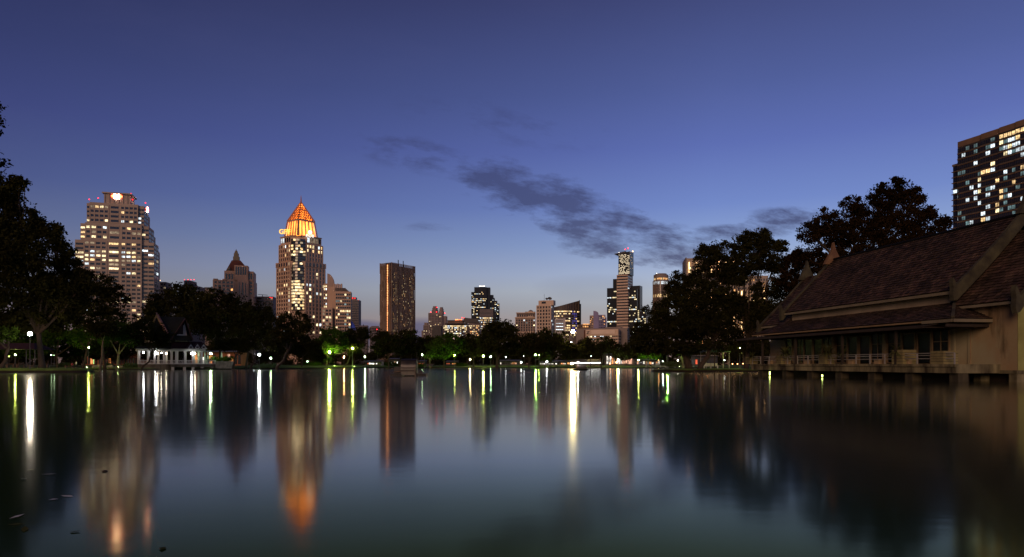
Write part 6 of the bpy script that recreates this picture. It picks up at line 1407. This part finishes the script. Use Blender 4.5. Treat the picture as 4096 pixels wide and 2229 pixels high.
# lower tiers at both ends
d = 1.55
for ya, yb, nm in ((-.85, 6.85, 'n'), (34.95, 41.6, 'f')):
    r_ = tiled('end_roof', HT, (EX, ya, EZ-d), (EX, yb, EZ-d), (W2, yb, RZ-d), (W2, ya, RZ-d), 25, int((yb-ya)*2.1), 3)
    tiled('end_roof', HT, (2*W2-EX, ya, EZ-d), (2*W2-EX, yb, EZ-d), (W2, yb, RZ-d), (W2, ya, RZ-d), 27, 10, 4)
    b = MB(); b.box(EX-.10, EX+.02, ya, yb, EZ-d-.34, EZ-d-.10, 'htrim'); b.build('eave_board', r_)
def barge(y, zoff, th, dep, m, w_=.42, hook=1.15):
    b = MB()
    for s_ in (-1, 1):
        X = lambda u: W2+s_*(W2-EX)*(1-u)
        Z = lambda u: EZ+zoff+(RZ-EZ)*u
        pts_t = []; pts_b = []
        for k in range(13):
            u = -.03+1.03*k/12; sag = -.18*math.sin(math.pi*max(0, u)); pts_t.append(Vector((X(u), y-w_/2, Z(u)+th+sag))); pts_b.append(Vector((X(u), y-w_/2, Z(u)-dep+sag)))
        for k in range(12): b.prism([pts_b[k], pts_b[k+1], pts_t[k+1], pts_t[k]], (0, w_, 0), m)
        # upturned leaf-shaped end
        x0, z0 = X(-.03), Z(-.03)
        prof_ = [(0, -.9), (.45, -1.05), (.62, -.45), (.52, .25), (.66, .85), (.50, 1.35), (.30, 1.05), (.05, .55), (-.35, .15), (-.5, -.4)]
        b.prism([(x0+s_*px_*hook*.75, y-w_/2-.05, z0+pz_*hook) for px_, pz_ in prof_], (0, w_+.1, 0), m)
    return b.build('bargeboard', HT)
barge(Y0-.2, .08, .5, .95, 'hmoss', .38, .9); barge(Y1+.2, .05, .42, .4, 'hmoss', .4, .9); barge(-1.0, .05-d, .35, .4, 'hmoss', .4, 1.0); barge(41.75, .05-d, .35, .35, 'hmoss', .35, .8)
def finial(y, z, s, m):
    b = MB(); b.prism([(W2-1.5*s, y-.25, z-.55*s), (W2+1.5*s, y-.25, z-.55*s), (W2+.75*s, y-.25, z+.75*s), (W2+.28*s, y-.25, z+1.6*s), (W2, y-.25, z+2.7*s), (W2-.28*s, y-.25, z+1.6*s), (W2-.75*s, y-.25, z+.75*s)], (0, .5, 0), m)
    b.build('finial', HT)
finial(Y1+.1, RZ-.1, .95, 'hfin'); finial(Y0-.3, RZ+.3, .6, 'hmoss'); finial(41.7, RZ-d, .9, 'hmoss'); finial(-1.1, RZ-d, .9, 'hmoss')
# veranda roof with hipped ends
LX, LZ, TZ = -4.0, 5.67, 7.48; LY0, LY1, TY0, TY1 = 2.63, 38.2, 6.84, 35.0
vr = tiled('veranda_roof', HT, (LX, LY0, LZ), (LX, LY1, LZ), (-.02, TY1, TZ), (-.02, TY0, TZ), 10, 70, 5)
tiled('veranda_roof', HT, (-.02, LY0, LZ), (LX, LY0, LZ), (-.04, TY0-.02, TZ), (-.02, TY0-.01, TZ), 11, 12, 6)
tiled('veranda_roof', HT, (LX, LY1, LZ), (-.02, LY1, LZ), (-.02, TY1+.01, TZ), (-.04, TY1+.02, TZ), 11, 12, 7)
b = MB(); b.bar((LX, LY0, LZ+.1), (-.05, TY0, TZ+.1), .26, .24, 'hmoss'); b.build('hip_cap', vr)
b = MB(); b.box(LX-.12, LX-.02, LY0, LY0+3.6, LZ-.34, LZ-.06, 'htrim'); b.box(LX, -.03, LY0-.12, LY0-.02, LZ-.34, LZ-.06, 'htrim'); b.box(LX-.1, LX-.02, LY0+3.65, LY1, LZ-.22, LZ-.08, 'hframe'); b.build('eave_board', vr)
# dark lean-to awning and its posts
b = MB(); ay0, ay1 = 1.6, 40.2
b.hexa([(-5.3, ay0+3, 5.02), (-5.3, ay1, 5.02), (-1.5, ay1, 5.45), (-1.5, ay0+3, 5.45)], [(-5.3, ay0+3, 5.10), (-5.3, ay1, 5.10), (-1.5, ay1, 5.53), (-1.5, ay0+3, 5.53)], 'darkwood')
b.box(-5.36, -5.26, ay0+3, ay1, 4.86, 5.12, 'darkwood'); b.box(-4.4, -.05, 2.9, 3.05, 4.92, 5.18, 'darkwood')
for k in range(13): yy = ay0+3+k*2.7; b.box(-5.2, -.05, yy, yy+.1, 4.9, 5.0, 'darkwood')
b.build('awning', HT)
for px in (3584, 3369, 3183, 3050):
    y_ = yz(px, 1400, -4.6)[0]; b = MB(); b.box(-.11, .11, -.11, .11, 1.55, 5.0, 'darkwood'); b.build('post', HT, (-4.6, y_, 0))
# windows and doors on the veranda wall
WZ0, WZ1 = 1.75, 4.98
def zp(x): return 2980+x*.4332
for a, b_, kind in [(385, 440, 1), (480, 545, 4), (552, 625, 2), (640, 715, 2), (725, 820, 4), (848, 945, 4), (957, 1043, 2), (1066, 1160, 2), (1175, 1285, 4), (1325, 1447, 4), (1462, 1573, 2), (1602, 1720, 2), (1740, 1887, 4)]:
    ya, yb = yz(zp(b_), 1400)[0], yz(zp(a), 1400)[0]; top = WZ1-.28 if kind == 2 else WZ1
    L = yb-ya; nm = 'door' if kind == 2 else 'window'
    b = MB(); fw = .12; zb = WZ0-.15 if kind == 2 else WZ0
    b.box(-.16, -.01, -fw, 0, zb, top+fw, 'hframe'); b.box(-.16, -.01, L, L+fw, zb, top+fw, 'hframe'); b.box(-.15, -.01, 0.002, L-.002, top, top+fw, 'hframe'); b.box(-.22, -.01, -fw, L+fw, zb-.12, zb-.002, 'hframe')
    if kind == 4: b.box(-.09, -.03, L*.5-.035, L*.5+.035, zb, top, 'hframe'); b.box(-.10, -.03, 0.003, L-.003, zb+(top-zb)*.62, zb+(top-zb)*.62+.07, 'hframe')
    f_ = b.build(nm, HT, (0, ya, 0))
    b = MB(); b.box(-.028, -.006, .003, L-.003, zb, top-.003, 'hglass'); b.build('pane', f_)
b = MB()
for xz_ in (833, 1303): y_ = yz(zp(xz_), 1400)[0]; b.box(-.3, -.02, y_-.25, y_+.25, 1.55, 5.6, 'hwall')
for xz_ in (1935, 2080, 460): y_ = yz(zp(xz_), 1400)[0]; b.box(-.12, -.02, y_-.14, y_+.14, 1.55, 5.9, 'hwall')
b.box(-.10, -.02, 6.2, 38, 5.15, 5.42, 'hframe'); b.build('pilaster', HT)
b = MB(); b.tube([(-.1, 4.9, 1.4), (-.1, 4.9, 5.6)], .05, 'hframe', 6); b.build('drain_pipe', HT)
# deck over the water
b = MB(); b.box(-4.5, -.02, 1.74, 37.7, .75, 1.55, 'hbase'); b.box(-4.62, -4.5, 1.74, 37.7, 1.32, 1.56, 'hbase'); b.build('deck', HT)
b = MB(); b.box(-.12, 2*W2, -.05, 40.6, .72, 1.02, 'hbase'); b.box(.9, 2*W2, .4, 40.5, -.6, .715, 'darkwood'); b.build('floor_slab', HT)  # dark box below the slab added to keep the underside in shade
for y_ in (2.1, 7.6, 13.0, 18.5, 24, 29.5, 35.5):
    b = MB(); b.box(-.5, .5, -.5, .5, -2, .76, 'hpier'); b.build('pier', HT, (-3.7, y_+.2, 0))
for y_ in (.45, 4.2): b = MB(); b.box(-.45, .45, -.4, .4, -2, .73, 'hbase'); b.build('pier', HT, (.4, y_, 0))
b = MB(); b.box(-2.2, -2, 3, 37.6, -1, .75, 'darkwood'); b.build('shadow_wall', HT)  # dark sheet added for the shade under the deck
M['docklight'] = emis('dock_light_glass', (.80, 1, .25), 7, sample=True)
for px, py, h_ in ((3079, 1505, .45), (3289, 1510, .22)):
    y_, z_ = yz(px, py, -4.7); b = MB(); b.tube([(0, 0, -h_/2), (0, 0, h_/2)], .075, 'docklight', 8); b.build('tube_light', HT, (-4.7, y_, max(.1+h_/2, z_)))  # glowing tubes added for lamp glints on the water under the deck
# railing
pl_px = [(3537, 3626, 1402), (3742, 3790, 1405), (3281, 3345, 1418), (3112, 3160, 1424), (2998, 3022, 1428)]
ryA, ryB = 2.0, 37.5
b = MB()
for zz_ in (2.56, 2.36, 2.06): b.box(-4.42, -4.36, ryA, ryB, zz_-.03, zz_+.03, 'hrail')
b.build('handrail', HT)
for k in range(17): b = MB(); b.box(-.05, .05, -.05, .05, 1.55, 2.55, 'hrail'); b.build('rail_post', HT, (-4.39, ryA+(ryB-ryA)*k/16, 0))
for k in range(8): b = MB(); y_ = 4+k*4.2; b.box(-.2, .2, -.35, .35, 1.55, 2.02, 'hwall'); b.build('seat_block', HT, (-4.0, y_, 0))
# planters with strap leaved plants
def R2W(x, y, z): return (HF.ox+x*HF.c-y*HF.s, HF.oy+x*HF.s+y*HF.c, z)
def spiky(label, c, rad, n, seed):
    rnd = random.Random(seed); b = MB()
    for k in range(n):
        a = rnd.uniform(0, 6.283); el = rnd.uniform(-.05, 1.3); L = rad*rnd.uniform(.75, 1.15); w_ = .075*rnd.uniform(.7, 1.2)
        dx, dy = math.cos(a), math.sin(a); pts = []
        for q in range(5):
            u = q/4; r_ = L*u*math.cos(el*(1-.2*u)); z_ = L*u*math.sin(el)-L*.75*u**2.4*math.cos(el)*.9; pts.append(Vector((dx*r_, dy*r_, z_+.05)))
        sd = Vector((-dy, dx, 0))
        for q in range(4):
            w0 = w_*(1-(q/4)**1.5); w1 = w_*(1-((q+1)/4)**1.5)
            b.quad(pts[q]-sd*w0, pts[q]+sd*w0, pts[q+1]+sd*w1, pts[q+1]-sd*w1, 'blade')
    o = b.build('spiky_plant', None, c); tag(o, label, 'plant'); return o
for k, (pa, pb, top) in enumerate(pl_px):
    z_ = yz(pa, top, -4.3)[1]; yc = yz(pb if k < 2 else (pa+pb)/2, 1430, -4.2)[0]; s_ = .75 if k in (0, 1) else .6
    lab = ['big square block planter glowing greenish in middle of veranda', 'square block planter nearest the stained end wall', 'block planter under the widest spiky plant', 'block planter second from veranda far end', 'block planter at far end of the veranda'][k]
    b = MB(); b.box(-s_, s_, -s_, s_, 0, z_-1.56, 'hplanter')
    for q in range(1, 5): zz_ = (z_-1.56)*q/5; b.box(-s_-.012, s_+.012, -s_-.012, s_+.012, zz_-.015, zz_+.015, 'darkwood')
    o = b.build('planter', None, R2W(-4.62+s_, yc+s_, 1.56)); o.rotation_euler = (0, 0, HF.t); tag(o, lab, 'planter')
for px, py, rad, n, lab in [(3584, 1400, 1.25, 70, 'bright spiky plant in the big greenish planter'), (3753, 1404, .5, 18, 'low sparse plant in planter nearest the end wall'), (3310, 1405, 1.9, 110, 'widest spiky plant drooping over the handrail'), (3372, 1405, 1.1, 45, 'small dark spiky plant right of widest one'), (3140, 1408, 1.9, 100, 'second wide spiky plant toward veranda far end'), (3010, 1418, 1.4, 70, 'spiky plant at far end of the veranda')]:
    y_, z_ = yz(px, py+8, -4.45); spiky(lab, R2W(-4.45, y_, z_-.1), rad, n, px)
# ------------------------------------------------------------------ render settings
sc.render.engine = 'CYCLES'; sc.cycles.use_denoising = True
try: sc.cycles.denoiser = 'OPENIMAGEDENOISE'
except Exception: pass
sc.cycles.max_bounces = 6; sc.cycles.diffuse_bounces = 2; sc.cycles.glossy_bounces = 3; sc.cycles.transparent_max_bounces = 4
sc.cycles.sample_clamp_indirect = 6; sc.cycles.sample_clamp_direct = 0; sc.cycles.caustics_reflective = False; sc.cycles.caustics_refractive = False
sc.view_settings.view_transform = 'Standard'; sc.view_settings.look = 'None'; sc.view_settings.exposure = 0; sc.view_settings.gamma = 1
